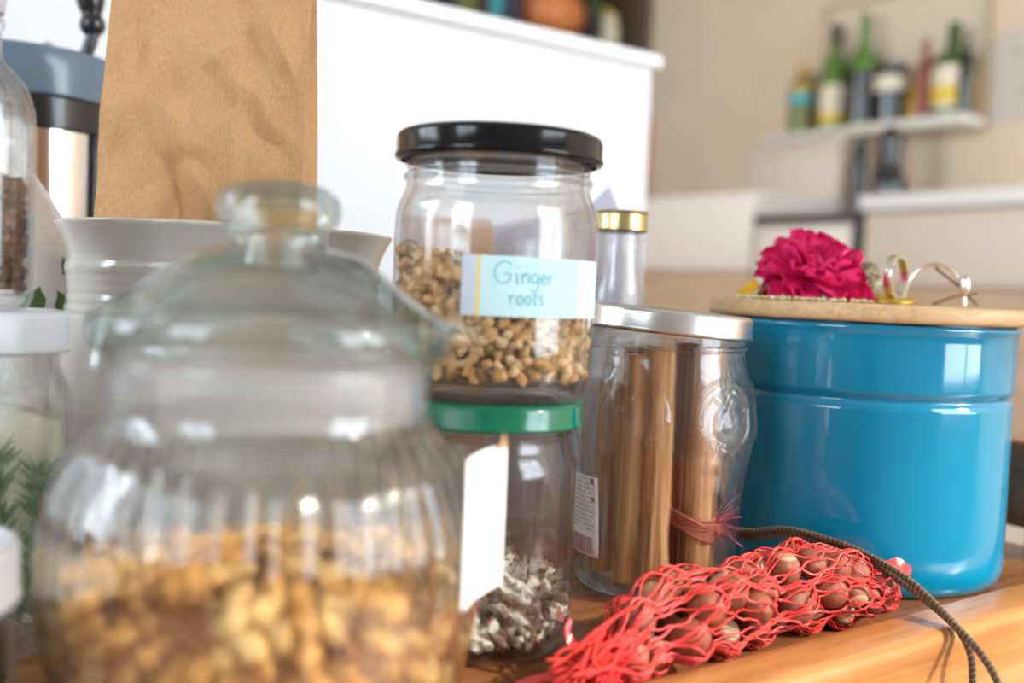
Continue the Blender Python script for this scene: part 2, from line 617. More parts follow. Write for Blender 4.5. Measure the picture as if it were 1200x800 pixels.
W2, W3, WZ0, WZ1 = (-0.75, 0.25), (1.15, 2.75), 0.15, 1.70
structure('wall_left', join(bxl(YF, W2[0], ZF, ZC), bxl(W2[1], W3[0], ZF, ZC), bxl(W3[1], YB, ZF, ZC), bxl(W2[0], W2[1], ZF, WZ0), bxl(W2[0], W2[1], WZ1, ZC),
                            bxl(W3[0], W3[1], ZF, WZ0), bxl(W3[0], W3[1], WZ1, ZC)), M['room_white'])
window('window_2', 'x', XL - .075, *W2, WZ0, WZ1, 2)
window('window_3_added', 'x', XL - .075, *W3, WZ0, WZ1, 2)  # added unseen opening that brightens the kitchen wall
portal('window_light', (1.575, YF - .11, 0.785), 1.65, 1.87, (0, 1, 0))
portal('window_light', (XL - .11, -0.25, 0.925), 1.55, 1.0, (1, 0, 0))
portal('window_light', (XL - .11, 1.95, 0.925), 1.55, 1.6, (1, 0, 0))  # samples daylight through the added third window

# white divider behind the shelf, with its cap
structure('wall_divider', box(-0.55, 0.781, 0.836, 0.876, ZF, 0.396), M['wall_white'])
structure('trim_1', box(-0.55, 0.790, 0.826, 0.886, 0.396, 0.411, 0.004, 3), M['cap_white'], True)

# table
t = empty('side_table', (0.10, 0.32, ZF), 'pale low table carrying the wooden tray, its top seen at the right edge', 'table')
mesh_obj('table_top', *box(-0.60, 0.78, -0.10, 0.48, 0.405, 0.44, 0.004), M['table'], t)
for sx in (-0.55, 0.73):
    for sy in (-0.05, 0.43):
        mesh_obj('leg', *box(sx - .025, sx + .025, sy - .025, sy + .025, 0.0, 0.405, 0.003), M['table'], t)

# ================================================================== TRAY
tray = empty('wooden_tray', (0.2, 0.5, -0.03), 'orange-brown oiled wooden tray the jars and the blue tin stand on', 'tray')
TX0, TX1 = -0.36, 0.640


def tpart(name, vf, mat, bev=None, sharp=40):
    return mesh_obj(name, *moved(vf, (-0.2, -0.5, 0.03)), mat, tray, sharp=sharp)


tpart('tray_base', box(TX0, TX1, 0.262, 0.80, -0.030, 0.0), M['tray_shaded'])
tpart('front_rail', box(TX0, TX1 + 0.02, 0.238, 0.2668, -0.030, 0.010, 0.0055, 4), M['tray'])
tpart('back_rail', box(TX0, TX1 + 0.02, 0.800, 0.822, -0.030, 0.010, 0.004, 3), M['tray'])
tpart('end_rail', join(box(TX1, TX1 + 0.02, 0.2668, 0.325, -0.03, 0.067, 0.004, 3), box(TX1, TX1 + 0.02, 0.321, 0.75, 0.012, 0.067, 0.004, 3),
                       box(TX1, TX1 + 0.02, 0.321, 0.80, -0.03, -0.002, 0.002, 2), box(TX1, TX1 + 0.02, 0.745, 0.80, -0.03, 0.067, 0.004, 3)), M['tray_shaded'])
tpart('end_rail', box(TX0 - 0.02, TX0, 0.238, 0.822, -0.03, 0.067, 0.004, 3), M['tray_shaded'])


# ================================================================== JARS
def screw_lid(name, parent, mat, r, z0, z1, panel=0.86, lip=0.0006, seg=96):
    h = z1 - z0
    prof = [(r - .002, z0), (r, z0 + .0004), (r + lip, z0 + .0012), (r + lip, z0 + .0022), (r, z0 + .003),
            (r, z1 - .0025), (r - .0006, z1 - .0009), (r - .002, z1 - .0001), (r * panel + .003, z1),
            (r * panel + .001, z1 - .0004), (r * panel, z1 - .0011), (r * .3, z1 - .0009), (0, z1 - .0008),
            (0, z0 + .004), (r - .002, z0 + .004)]
    return mesh_obj(name, *lathe(prof, seg, closed=False), mat, parent, sharp=55)


def shell(outer, inner):
    """closed glass profile from the outside (bottom centre to the rim) and the inside (rim to bottom centre)"""
    return outer + inner


# ---- green-lidded jar
gj = empty('glass_jar', (0.2455, 0.354, 0.0005), 'short glass jar with glossy green lid holding dried grey blossoms', 'jar')
out = sp2([(0, .002), (.022, .0015), (.030, 0.0), (.0345, .001), (.0372, .005), (.0386, .012), (.0390, .020), (.0388, .060),
           (.0387, .076), (.0375, .081), (.0358, .0845), (.0352, .087)], 5) + [(.0352, .0885), (.0365, .0895), (.0365, .0905), (.0350, .0915), (.0350, .102), (.0335, .1025)]
inn = [(.0328, .1015), (.0328, .088)] + sp2([(.0332, .085), (.0352, .0805), (.0366, .075), (.0366, .060), (.0367, .020), (.0355, .012), (.0325, .0075), (.026, .0062), (0, .0075)], 5)
mesh_obj('jar_glass', *lathe(shell(out, inn), 96), M['clear'], gj, sharp=50)
screw_lid('lid', gj, M['green_lid'], .0404, .0930, .1042)

petals = [blob(s, 2, .5, 1.8) for s in range(8)]
spots = []
for i in range(380):
    a = random.uniform(0, 2 * PI)
    r = .034 * math.sqrt(random.random()) if i % 3 else random.uniform(.028, .0345)
    top = .024 + .012 * math.cos(a - D(60)) * r / .034
    z = random.uniform(.0095, top)
    spots.append((r * math.cos(a), r * math.sin(a), z))
o = pile('dried_blossoms', spots, petals, (.0024, .0050), [M['grey_a'], M['grey_b'], M['grey_c'], M['red_petal']], (4, 4, 2, .5),
         'heap of grey and cream dried blossoms inside the green-lidded jar', 'dried flowers', stretch=((.6, 1.5), (.5, 1.1), (.5, 1.0)),
         weight_fn=lambda p: (4, 4, .9, .12) if p[0] * RIGHT.x + p[1] * RIGHT.y < .006 and p[2] < .024 else (2.5, .8, 4.5, .5))
o.location = gj.location
# a few larger crumpled blossoms on top
bl = blob(31, 3, .75, 3.2)
for (dx, dy, z, s, lb) in ((.004, -.010, .034, .0072, 'tallest crumpled grey dried blossom, topping the heap in the green-lidded jar'), (.014, -.014, .026, .0062, 'crumpled grey dried blossom right of the tallest one in the green-lidded jar'), (-.008, -.012, .030, .0060, 'crumpled grey dried blossom beside the white paper label, in the green-lidded jar')):
    p = RIGHT * dx + AWAY * dy
    v = (bl[0] * s * np.array([.75, .6, 1.1])) @ rand_rot().T
    q = mesh_obj('dried_blossom', v.tolist(), bl[1], M['grey_a'], sharp=60, loc=(gj.location.x + p.x, gj.location.y + p.y, z))
    tag(q, lb, 'dried flower')

# ---- ginger jar standing on the green lid
ZG = 0.1047
GJ = Vector((0.246, 0.353, ZG))
gg = empty('glass_jar', GJ, 'glass jar with black lid and handwritten blue label stacked on the green lid', 'jar')
out = sp2([(0, .0025), (.024, .002), (.033, 0.0), (.0365, .0008), (.0392, .0040), (.0412, .0095), (.0421, .016), (.0423, .024), (.0423, .055), (.0423, .070),
           (.0416, .0765), (.0398, .0815), (.0386, .0845)], 5) + sp2([(.0383, .086), (.0383, .0875), (.0393, .0888), (.0393, .0902), (.0381, .0915), (.0380, .0935), (.0390, .0948), (.0380, .096), (.0378, .1055), (.0365, .1062)], 4)
inn = [(.0356, .1052), (.0356, .087)] + sp2([(.0362, .084), (.0378, .0805), (.0394, .0755), (.0401, .069), (.0401, .055), (.0401, .020), (.0392, .0125), (.0370, .0085), (.032, .0065), (.02, .0070), (0, .0080)], 5)
mesh_obj('jar_glass', *lathe(shell(out, inn), 128), M['clear'], gg, sharp=50)
screw_lid('lid', gg, M['black_lid'], .0428, .0965, .1080)

CAMDIR = math.atan2(-GJ.y, -GJ.x)


def on_cyl(delta, z, r):
    a = CAMDIR + delta
    return (r * math.cos(a), r * math.sin(a), z)


RL = 0.04275
cols = [(-17, -9.5, 'label_grey'), (-9.5, -7.0, 'label_yellow'), (-7, 50, 'label_cyan'), (50, 60, 'label_pale'), (60, 77, 'label_pale')]
V, F, MI = [], [], []
lm = ['label_grey', 'label_yellow', 'label_cyan', 'label_pale']
for d0, d1, mn in cols:
    n = max(1, int((d1 - d0) / 3))
    for i in range(n):
        a0 = d0 + (d1 - d0) * i / n
        a1 = d0 + (d1 - d0) * (i + 1) / n
        b = len(V)
        for (aa, zz, rr) in ((a0, .0345, RL), (a1, .0345, RL), (a1, .0575, RL), (a0, .0575, RL), (a0, .0345, RL - .0003), (a1, .0345, RL - .0003), (a1, .0575, RL - .0003), (a0, .0575, RL - .0003)):
            V.append(on_cyl(D(aa), zz, rr))
        for f in ([0, 1, 2, 3], [7, 6, 5, 4], [0, 4, 5, 1], [2, 6, 7, 3]):
            F.append([b + k for k in f])
            MI.append(lm.index(mn))
lab = mesh_obj('paper_label', V, F, [M[k] for k in lm], gg, smooth=False, midx=MI)
lab['label'] = 'pale blue paper label with a yellow line and teal handwriting'
# handwriting: strokes in label units (u = mm along the arc from the label's left, v = mm up from its lower edge)
ARC = RL * 1000


def stroke(pts, w=.55):
    P = [np.array(p, float) for p in spline([(x, y) for x, y in pts], 6)]
    V, F = [], []
    for i, p in enumerate(P):
        t = P[min(i + 1, len(P) - 1)] - P[max(i - 1, 0)]
        t = t / (np.linalg.norm(t) + 1e-9)
        nn = np.array([-t[1], t[0]]) * w / 2
        for q in (p + nn, p - nn):
            d = D(-17) + q[0] / ARC
            V.append(on_cyl(d, .0345 + q[1] / 1000, RL + .00025))
    for i in range(len(P) - 1):
        F.append([2 * i, 2 * i + 1, 2 * i + 3, 2 * i + 2])
    return V, F


def letters(word, x, y, s):
    G = {
        'G': ([[(5.4, 5.9), (3.6, 6.9), (1.2, 5.8), (.2, 3.2), (1.2, .7), (3.4, .1), (5.0, 1.3), (5.0, 2.9), (3.2, 2.9)]], 6.8),
        'i': ([[(.3, 3.2), (.5, .4), (1.1, .1)], [(.5, 4.8), (.6, 5.1)]], 1.9),
        'n': ([[(.2, 3.2), (.3, .2)], [(.3, 2.2), (1.4, 3.3), (2.2, 2.6), (2.3, .2)]], 3.1),
        'g': ([[(2.4, 3.0), (1.0, 3.3), (.2, 1.8), (.9, .5), (2.2, 1.2), (2.5, 3.1), (2.4, -1.2), (1.3, -2.3), (.2, -1.7)]], 3.2),
        'e': ([[(.3, 1.7), (2.1, 2.0), (1.5, 3.2), (.5, 2.6), (.3, 1.2), (1.1, .2), (2.3, .7)]], 2.9),
        'r': ([[(.2, 3.2), (.4, .2)], [(.4, 2.2), (1.2, 3.1), (2.0, 3.0)]], 2.5),
        'o': ([[(1.2, 3.2), (.3, 2.3), (.5, .6), (1.5, .2), (2.3, 1.4), (1.9, 2.9), (1.2, 3.2)]], 2.9),
        't': ([[(.9, 4.9), (.8, .6), (1.6, .2)], [(0, 3.3), (1.9, 3.4)]], 2.2),
        's': ([[(1.9, 2.9), (1.0, 3.3), (.5, 2.5), (1.6, 1.4), (1.4, .4), (.2, .4)]], 2.3)}
    parts = []
    for ch in word:
        ss, w = G[ch]
        for st in ss:
            parts.append(stroke([(x + px * s, y + py * s) for px, py in st]))
        x += w * s
    return parts


hand = join(*(letters('Ginger', 12.4, 12.6, 1.22) + letters('roots', 18.5, 4.6, 1.12)))
mesh_obj('handwriting', *hand, M['ink_teal'], lab, smooth=False)

# ginger root pieces
gsh = []
for s in range(10):
    bv, f = box(-1, 1, -.78, .78, -.66, .66, .28, 1)
    v = np.array(bv)
    v = v * (1 + .30 * np.sin(v[:, [1, 2, 0]] * 1.7 + s * 1.3)) + .10 * np.cos(v[:, [2, 0, 1]] * 2.3 + s)
    gsh.append((v, f))
spots = []


def gtop(x, y):
    u = (x * RIGHT.x + y * RIGHT.y) / .04
    w = (x * AWAY.x + y * AWAY.y) / .04
    return .0500 - .012 * u + .004 * w


for i in range(5200):
    a = random.uniform(0, 2 * PI)
    r = random.uniform(.0355, .0385) if i % 4 else .037 * math.sqrt(random.random())
    x, y = r * math.cos(a), r * math.sin(a)
    tp = gtop(x, y)
    z = random.uniform(.0105, tp) if i % 4 else tp - random.uniform(0, .004)
    spots.append((x, y, z))
# thin out so the pieces keep apart
keep = []
grid = {}
for p in spots:
    k = tuple(int(math.floor(c / .0034)) for c in p)
    ok = True
    for dx in (-1, 0, 1):
        for dy in (-1, 0, 1):
            for dz in (-1, 0, 1):
                for q in grid.get((k[0] + dx, k[1] + dy, k[2] + dz), ()):
                    if (p[0] - q[0]) ** 2 + (p[1] - q[1]) ** 2 + (p[2] - q[2]) ** 2 < .0033 ** 2: ok = False
    if ok:
        grid.setdefault(k, []).append(p)
        keep.append(p)
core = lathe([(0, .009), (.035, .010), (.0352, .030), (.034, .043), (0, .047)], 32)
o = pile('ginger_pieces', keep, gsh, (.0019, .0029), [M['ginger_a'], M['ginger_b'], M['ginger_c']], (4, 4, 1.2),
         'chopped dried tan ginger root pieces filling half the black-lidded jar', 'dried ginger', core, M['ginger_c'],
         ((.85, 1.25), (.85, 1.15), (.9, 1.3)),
         lambda p: (5, 1.2, 2.4) if p[0] * RIGHT.x + p[1] * RIGHT.y < -.012 else (4, 5, 1.0))  # shade at the left painted in: more brown, fewer pale pieces
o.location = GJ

# ---- big ribbed jar with the glass lid
BJ = Vector((0.1300, 0.307, 0.0005))
bj = empty('biscuit_jar', BJ, 'large ribbed glass jar with domed glass lid in the left foreground', 'jar')
out = sp2([(0, .003), (.030, .002), (.046, 0.0), (.052, .002), (.0575, .010), (.0625, .024), (.0665, .042), (.0682, .058), (.0680, .070), (.0660, .081), (.0625, .091), (.0575, .0990), (.0530, .1035), (.0508, .1065)], 7) \
    + sp2([(.0502, .109), (.0502, .120), (.0512, .1228), (.0505, .1243), (.0490, .1243)], 4)
inn = sp2([(.0480, .1235), (.0478, .109), (.0486, .1055), (.0510, .1015), (.0558, .0968), (.0606, .0890), (.0638, .0795), (.0656, .0695), (.0658, .058), (.0642, .043), (.0602, .026), (.0550, .0130), (.047, .0075), (.03, .0065), (0, .007)], 7)
no = len(out)


def ribs(a, r, z, k):
    if k < no and .006 < z < .1035:
        w = min(1, (z - .006) / .01) * min(1, (.1035 - z) / .010)
        return r + .0015 * w * (abs(math.cos(a * 22)) - .5)
    return r


mesh_obj('jar_glass', *lathe(out + inn, 352, mod=ribs), M['clear_rib'], bj, sharp=70)
lid_o = sp2([(0, .1800), (.008, .1797), (.0140, .1785), (.0185, .1750), (.0195, .1710), (.0184, .1672), (.0163, .1645), (.0157, .1612), (.0170, .1592), (.0220, .1582), (.0280, .1560), (.0360, .1500), (.0440, .1442), (.0505, .1402), (.0546, .1375), (.0562, .1345), (.0562, .1300), (.0550, .1268), (.0525, .1256)], 6)
lid_i = [(.0485, .1252)] + sp2([(.0470, .1270), (.0445, .1312), (.0390, .1382), (.0310, .1446), (.0220, .1495), (.0140, .1520), (.0115, .1560), (.0105, .1610), (.0070, .1655), (0, .1670)], 6)
gl = mesh_obj('glass_lid', *lathe(lid_o + lid_i, 128), M['lid_glass'], bj, sharp=60)
mesh_obj('gasket', *lathe([(.0440, .1070), (.0468, .1066), (.0473, .1080), (.0473, .1225), (.0478, .1246), (.0440, .1246)], 96, closed=True), M['frosted'], bj)['label'] = 'frosted white stopper ring'
# white paper label standing off the side
lab = []
lv, lf = [], []
A = np.array([0.1655, 0.2475]) - np.array(BJ[:2])
B = np.array([0.1925, 0.2660]) - np.array(BJ[:2])
nrm = np.array([B[1] - A[1], -(B[0] - A[0])])
nrm /= np.linalg.norm(nrm)
for i in range(9):
    u = i / 8
    p = A + (B - A) * u + nrm * (-.0016 * math.sin(PI * u))
    for zz in (.0538, .0988 + .0006 * u):
        for s in (0, .00035):
            q = p + nrm * s
            lv.append((q[0], q[1], zz))
for i in range(8):
    a = i * 4
    b = a + 4
    lf += [[a, b, b + 2, a + 2], [a + 1, a + 3, b + 3, b + 1], [a, a + 1, b + 1, b], [a + 2, b + 2, b + 3, a + 3]]
lf += [[0, 2, 3, 1], [32, 33, 35, 34]]
jl = mesh_obj('paper_label', lv, lf, M['paper_white'], bj)
jl['label'] = 'white paper label peeling off the right side'
p = A + (B - A) * .86 + nrm * .0008
mesh_obj('tape_corner', [(p[0] - .003, p[1] - .002, .0985), (p[0] + .003, p[1] + .002, .0985), (p[0] + .0010, p[1] + .0008, .1035), (p[0] - .003, p[1] - .002 + .0004, .0985), (p[0] + .003, p[1] + .0024, .0985), (p[0] + .001, p[1] + .0012, .1035)],
         [[0, 1, 2], [5, 4, 3], [0, 3, 4, 1], [1, 4, 5, 2], [2, 5, 3, 0]], M['kraft'], jl, smooth=False)

chunk = [blob(80 + s, 2, .36, 2.4) for s in range(10)]
spots = []
rin = lambda z: np.interp(z, [.008, .013, .026, .043, .058, .07], [.046, .0535, .0588, .0628, .0642, .064])
for i in range(2600):
    a = random.uniform(0, 2 * PI)
    z = random.uniform(.011, .058)
    R = rin(z) - .005
    if i % 3 == 0:
        r = R * math.sqrt(random.random())
        z = .055 + .007 * math.cos(r / .064 * PI / 2) * random.uniform(.5, 1.0)
    else:
        r = R - random.uniform(0, .003)
    top = .054 + .010 * math.cos(r / .064 * PI / 2) + .003 * math.sin(3 * a)
    if z < top: spots.append((r * math.cos(a), r * math.sin(a), z))
keep = []
for p in spots:
    if all((p[0] - q[0]) ** 2 + (p[1] - q[1]) ** 2 + (p[2] - q[2]) ** 2 > .0066 ** 2 for q in keep): keep.append(p)
core = lathe([(0, .010), (.045, .011), (.054, .026), (.057, .043), (.054, .048), (0, .053)], 48)
o = pile('golden_chunks', keep, chunk, (.0034, .0050), [M['gold_a'], M['gold_b'], M['gold_c']], (5, 4, 1.5),
         'golden brown dried chunks heaped inside the large ribbed jar', 'dried food', core, M['gold_c'], ((.7, 1.3), (.7, 1.1), (.6, 1.0)))
o.location = BJ

# ---- embossed jar with the silver lid
MJ = Vector((0.3700, 0.3775, 0.0005))
mj = empty('glass_jar', MJ, 'embossed glass jar with slanting silver lid full of cinnamon sticks', 'jar')
out = sp2([(0, .003), (.026, .002), (.034, 0.0), (.0375, .0010), (.0400, .0045), (.0412, .011), (.0418, .025), (.0430, .045), (.0448, .062), (.0470, .074), (.0474, .084), (.0466, .094), (.0448, .105), (.0428, .114), (.0414, .119)], 9) \
    + sp2([(.0410, .121), (.0410, .1225), (.0420, .1235), (.0420, .1250), (.0408, .1262), (.0408, .137), (.0396, .1375)], 4)
inn = [(.0385, .1365), (.0385, .122)] + sp2([(.0392, .118), (.0406, .113), (.0426, .104), (.0442, .094), (.0449, .084), (.0446, .074), (.0424, .062), (.0406, .045), (.0394, .025), (.0390, .013), (.037, .0075), (.030, .006), (0, .007)], 5)
no2 = len(out)
CD = math.atan2(-MJ.y, -MJ.x)


def emboss(a, r, z, k):
    if k >= no2: return r
    e = 0.0
    for c in range(6):
        d = (a - (CD + D(-17 + 60 * c)) + PI) % (2 * PI) - PI
        x = d * .046
        y = z - .0925
        rr = math.hypot(x, y)
        if rr < .024:
            e += .0016 * math.exp(-((rr - .0168) / .0010) ** 2) + .0008 * math.exp(-((rr - .0140) / .0008) ** 2)
            # fruit with a leaf
            e += .0024 * max(0, 1 - (x / .0085) ** 2 - ((y + .003) / .0085) ** 2) ** .5
            lx, ly = (x - .004) * .8 + (y - .008) * .6, -(x - .004) * .6 + (y - .008) * .8
            e += .0012 * max(0, 1 - (lx / .006) ** 2 - (ly / .0025) ** 2) ** .5
            lx, ly = (x + .005) * .8 - (y - .008) * .6, (x + .005) * .6 + (y - .008) * .8
            e += .0010 * max(0, 1 - (lx / .005) ** 2 - (ly / .0022) ** 2) ** .5
    if .066 < z < .116:
        w = min(1, (z - .066) / .006) * min(1, (.116 - z) / .006)
        e += .00035 * w * noise.noise(Vector((a * 26, z * 600, 3)))
    return r + e


mesh_obj('jar_glass', *lathe(out + inn, 300, mod=emboss), M['clear_emb'], mj, sharp=70)
ld = screw_lid('lid', mj, M['silver'], .0440, .1305, .1425)
tilt = Matrix.Rotation(D(3.8), 4, AWAY)
ld.matrix_local = Matrix.Translation((0, 0, .1365)) @ tilt @ Matrix.Translation((0, 0, -.1365))

# printed label on its left side (mirrored print seen through the glass, too small to read)
CDm = CD


def cyl_m(delta, z, r=.0432):
    rz = float(np.interp(z, [.011, .025, .045, .062, .074], [.0412, .0418, .0430, .0448, .0470])) + .0006
    a = CDm + delta
    return (rz * math.cos(a), rz * math.sin(a), z)


V, F = [], []
n = 14
for i in range(n + 1):
    for j in range(9):
        V.append(cyl_m(D(-82 + 43 * i / n), .0195 + .040 * j / 8))
for i in range(n):
    for j in range(8):
        F.append([i * 9 + j, (i + 1) * 9 + j, (i + 1) * 9 + j + 1, i * 9 + j + 1])
pl = mesh_obj('printed_label', V, F, M['paper_white'], mj)
so = pl.modifiers.new('thickness', 'SOLIDIFY')
so.thickness = .0002
so.offset = 0


def patch(d0, d1, z0, z1):
    r = .00025
    out = []
    for dd, zz in ((d0, z0), (d1, z0), (d1, z1), (d0, z1)):
        x, y, z = cyl_m(D(dd), zz)
        m = math.hypot(x, y)
        out.append((x * (m + r) / m, y * (m + r) / m, z))
    return out, [[0, 1, 2, 3]]


rows, bars, mauve = [], [], []
for k in range(12):
    z = .0572 - .0023 * k
    d = -80.5
    while d < -42.5:
        w = random.uniform(.5, 1.1)
        kk = random.random()
        if kk < .84:
            rows.append(patch(d, min(d + w * .35, -42), z, z + random.uniform(.0010, .0015)))
            if random.random() < .6: rows.append(patch(d, min(d + w, -42), z + random.choice((0, .0006, .0011)), z + random.choice((.0004, .0010, .0014))) if False else patch(d, min(d + w, -42), z + .0010, z + .0013))
        d += w + .35
d = -79.0
while d < -44:
    w = random.choice((.5, .8, 1.3))
    bars.append(patch(d, d + w, .0205, .0290))
    d += w + random.choice((.5, .8, 1.1))
mesh_obj('printed_rows', *join(*rows), M['ink_dark'], pl, smooth=False)
mesh_obj('barcode', *join(*bars), M['ink_mauve'], pl, smooth=False)
mesh_obj('printed_square', *join(patch(-45.5, -42, .0560, .0588), patch(-45.0, -42, .0470, .0492)), M['ink_mauve'], pl, smooth=False)


def quill(L, R, seed, turns=1.35):
    """a curled cinnamon quill: two scrolls rolled in from both edges"""
    rng = random.Random(seed)
    prof = []
    n = 22
    for i in range(n + 1):          # right scroll, from inside out
        t = i / n
        a = -PI * turns * 1.5 + t * PI * turns * 1.5 + PI / 2
        r = R * (.28 + .27 * t)
        prof.append((R * .46 + r * math.cos(a) * .9, r * math.sin(a) * 1.5))
    right = prof[:]
    left = [(-x, y) for x, y in right][::-1]
    line = right + [(0, R * .80)] + left
    th = R * .10
    V, F = [], []
    nz = 12
    m = len(line)
    for k in range(nz + 1):
        z = L * k / nz
        sx = 1 + .06 * noise.noise(Vector((seed, z * 60, 0)))
        ox, oy = .0006 * noise.noise(Vector((seed + 9, z * 40, 0))), .0006 * noise.noise(Vector((seed + 17, z * 40, 0)))
        for i, (x, y) in enumerate(line):
            a = line[max(i - 1, 0)]
            b = line[min(i + 1, m - 1)]
            tx, ty = b[0] - a[0], b[1] - a[1]
            l = math.hypot(tx, ty) + 1e-9
            wob = 1 + .05 * noise.noise(Vector((i * .35, z * 90, seed)))
            for s in (th / 2, -th / 2):
                V.append(((x * wob - ty / l * s) * sx + ox, (y * wob + tx / l * s) + oy, z + (.0008 * noise.noise(Vector((i * .5, k, seed))) if k in (0, nz) else 0)))
    w = 2 * m
    for k in range(nz):
        for i in range(m - 1):
            a = k * w + 2 * i
            F.append([a, a + 2, a + 2 + w, a + w])
            F.append([a + 1, a + 1 + w, a + 3 + w, a + 3])
        a = k * w
        F.append([a, a + w, a + w + 1, a + 1])
        a = k * w + 2 * (m - 1)
        F.append([a, a + 1, a + w + 1, a + w])
    for k in (0, nz):
        for i in range(m - 1):
            a = k * w + 2 * i
            F.append([a, a + 1, a + 3, a + 2])
    return V, F


sticks = [(-.0270, -.004, .0078, .096, 'cinnamon', 2, 200, 'cinnamon stick behind the printed label at the left of the silver-lidded jar'),
          (-.0165, -.0235, .0070, .112, 'cinnamon', 1, 195, 'pale cinnamon stick just right of the printed label, nearest the glass'),
          (-.0035, -.0270, .0080, .116, 'cinnamon', -1, 185, 'thickest pale cinnamon stick in the middle of the silver-lidded jar'),
          (.0100, -.0140, .0062, .118, 'cinnamon_shaded', 0, 30, 'thin shade-darkened cinnamon stick behind the thread between two pale sticks'),
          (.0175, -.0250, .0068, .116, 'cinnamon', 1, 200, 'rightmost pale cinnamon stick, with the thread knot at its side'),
          (-.0120, .0060, .0080, .114, 'cinnamon_shaded', 0, 20, 'shade-darkened cinnamon stick standing behind the pair of pale sticks'),
          (.0060, .0120, .0085, .112, 'cinnamon_shaded', -2, 60, 'shade-darkened cinnamon stick at the very back of the silver-lidded jar')]
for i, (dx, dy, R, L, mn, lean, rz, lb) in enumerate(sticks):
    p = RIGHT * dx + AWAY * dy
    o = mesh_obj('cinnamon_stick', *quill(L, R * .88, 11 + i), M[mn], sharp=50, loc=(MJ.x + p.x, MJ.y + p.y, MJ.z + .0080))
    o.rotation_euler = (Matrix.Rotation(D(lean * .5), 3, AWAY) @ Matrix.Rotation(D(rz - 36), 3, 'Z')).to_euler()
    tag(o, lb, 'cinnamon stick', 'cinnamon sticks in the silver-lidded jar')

th = empty('thread_tie', MJ + Vector((0, 0, .040)), 'rust-red thread tied around the two right cinnamon sticks', 'thread')
loops = []
for k in range(9):
    pts = []
    for i in range(33):
        a = 2 * PI * i / 32
        p = RIGHT * (.0138 + (.0118 + .0004 * math.sin(k)) * math.cos(a)) + AWAY * (-.0195 + (.0142 + .0003 * math.cos(k * 2)) * math.sin(a))
        pts.append((p.x, p.y, -.006 + k * .0011 + .0012 * math.sin(a * 2 + k) - .0035 * math.cos(a)))
    loops.append(tube(pts, .0007, 6, caps=False))
mesh_obj('thread_loops', *join(*loops), M['thread'], th)
kn = blob(5, 2, .5, 2.5)
p = RIGHT * .0265 + AWAY * -.0225
mesh_obj('knot', (kn[0] * np.array([.0028, .0028, .0034]) + np.array([p.x, p.y, -.005])).tolist(), kn[1], M['thread'], th)
fr = []
for k in range(26):
    q = Vector((p.x, p.y, -.003))
    d = RIGHT * random.uniform(.1, 1.0) + AWAY * random.uniform(-.2, .7) + Vector((0, 0, random.uniform(-.9, 1.2)))
    pts = [q]
    for s in range(5):
        pts.append(pts[-1] + d * .0022)
        d += Vector((random.uniform(-.5, .5), random.uniform(-.5, .5), random.uniform(-.6, .4)))
    fr.append(tube(curve3(pts, 3), .00028, 4))
mesh_obj('frayed_ends', *join(*fr), M['thread_pink'], th)['kind'] = 'stuff'

# ---- jar with white lid at the left, herb sprig in it, bottle on top
LJ = Vector((0.0640, 0.4475, 0.0005))
lj = empty('glass_jar', LJ, 'glass jar with white lid at the left edge holding a green herb sprig', 'jar')
out = sp2([(0, .002), (.028, 0), (.033, .001), (.0365, .006), (.037, .02), (.037, .090), (.0362, .100), (.0335, .107), (.032, .111)], 5) + [(.032, .130), (.031, .131)]
inn = [(.0302, .130)] + sp2([(.0302, .111), (.0318, .106), (.0342, .099), (.035, .090), (.035, .02), (.034, .009), (.028, .006), (0, .006)], 5)
mesh_obj('jar_glass', *lathe(out + inn, 80), M['clear'], lj, sharp=50)
screw_lid('lid', lj, M['white_lid'], .0352, .1165, .1330)
sp = empty('herb_sprig', LJ + Vector((.012, -.018, .008)), 'green rosemary-like sprig inside the white-lidded jar', 'herb')
stem, needles = [], []
for k in range(4):
    base = Vector((.006 * (k - 1.5), .003 * (k % 2), 0))
    tip = base + Vector((.010 * (k - 1.3), -.003, .078 - .008 * k))
    ctr = curve3([base, base.lerp(tip, .5) + Vector((.002, 0, 0)), tip], 12)
    stem.append(tube(ctr, .0008, 6))
    for i in range(2, len(ctr) - 1):
        for s in range(5):
            a = random.uniform(0, 2 * PI)
            d = Vector((math.cos(a), math.sin(a) * .6, random.uniform(.7, 1.3))).normalized() * random.uniform(.007, .013)
            needles.append(tube([ctr[i], ctr[i] + d * .5, ctr[i] + d], [.0006, .0009, .0002], 4))
mesh_obj('stem', *join(*stem), M['brown_bit'], sp)
mesh_obj('needle_leaves', *join(*needles), M['herb'], sp)['kind'] = 'stuff'
cb = lathe([(0, .0075), (.0335, .0085), (.0342, .012), (.0342, .0900), (.020, .094), (0, .092)], 48)
# pale backing flakes filling the rear of the jar
cv = []
for v in cb[0]:
    w = Vector(v)
    dd = w.x * AWAY.x + w.y * AWAY.y
    if dd < .004: w = w - AWAY * (dd - .004 - .002 * noise.noise(Vector(v) * 200))
    cv.append(tuple(w))
o = mesh_obj('cream_flakes', cv, cb[1], M['cream_fill'], loc=LJ)
tag(o, 'pale cream dried flakes behind the herb sprig in the white-lidded jar', 'dried herbs', None, 'stuff')

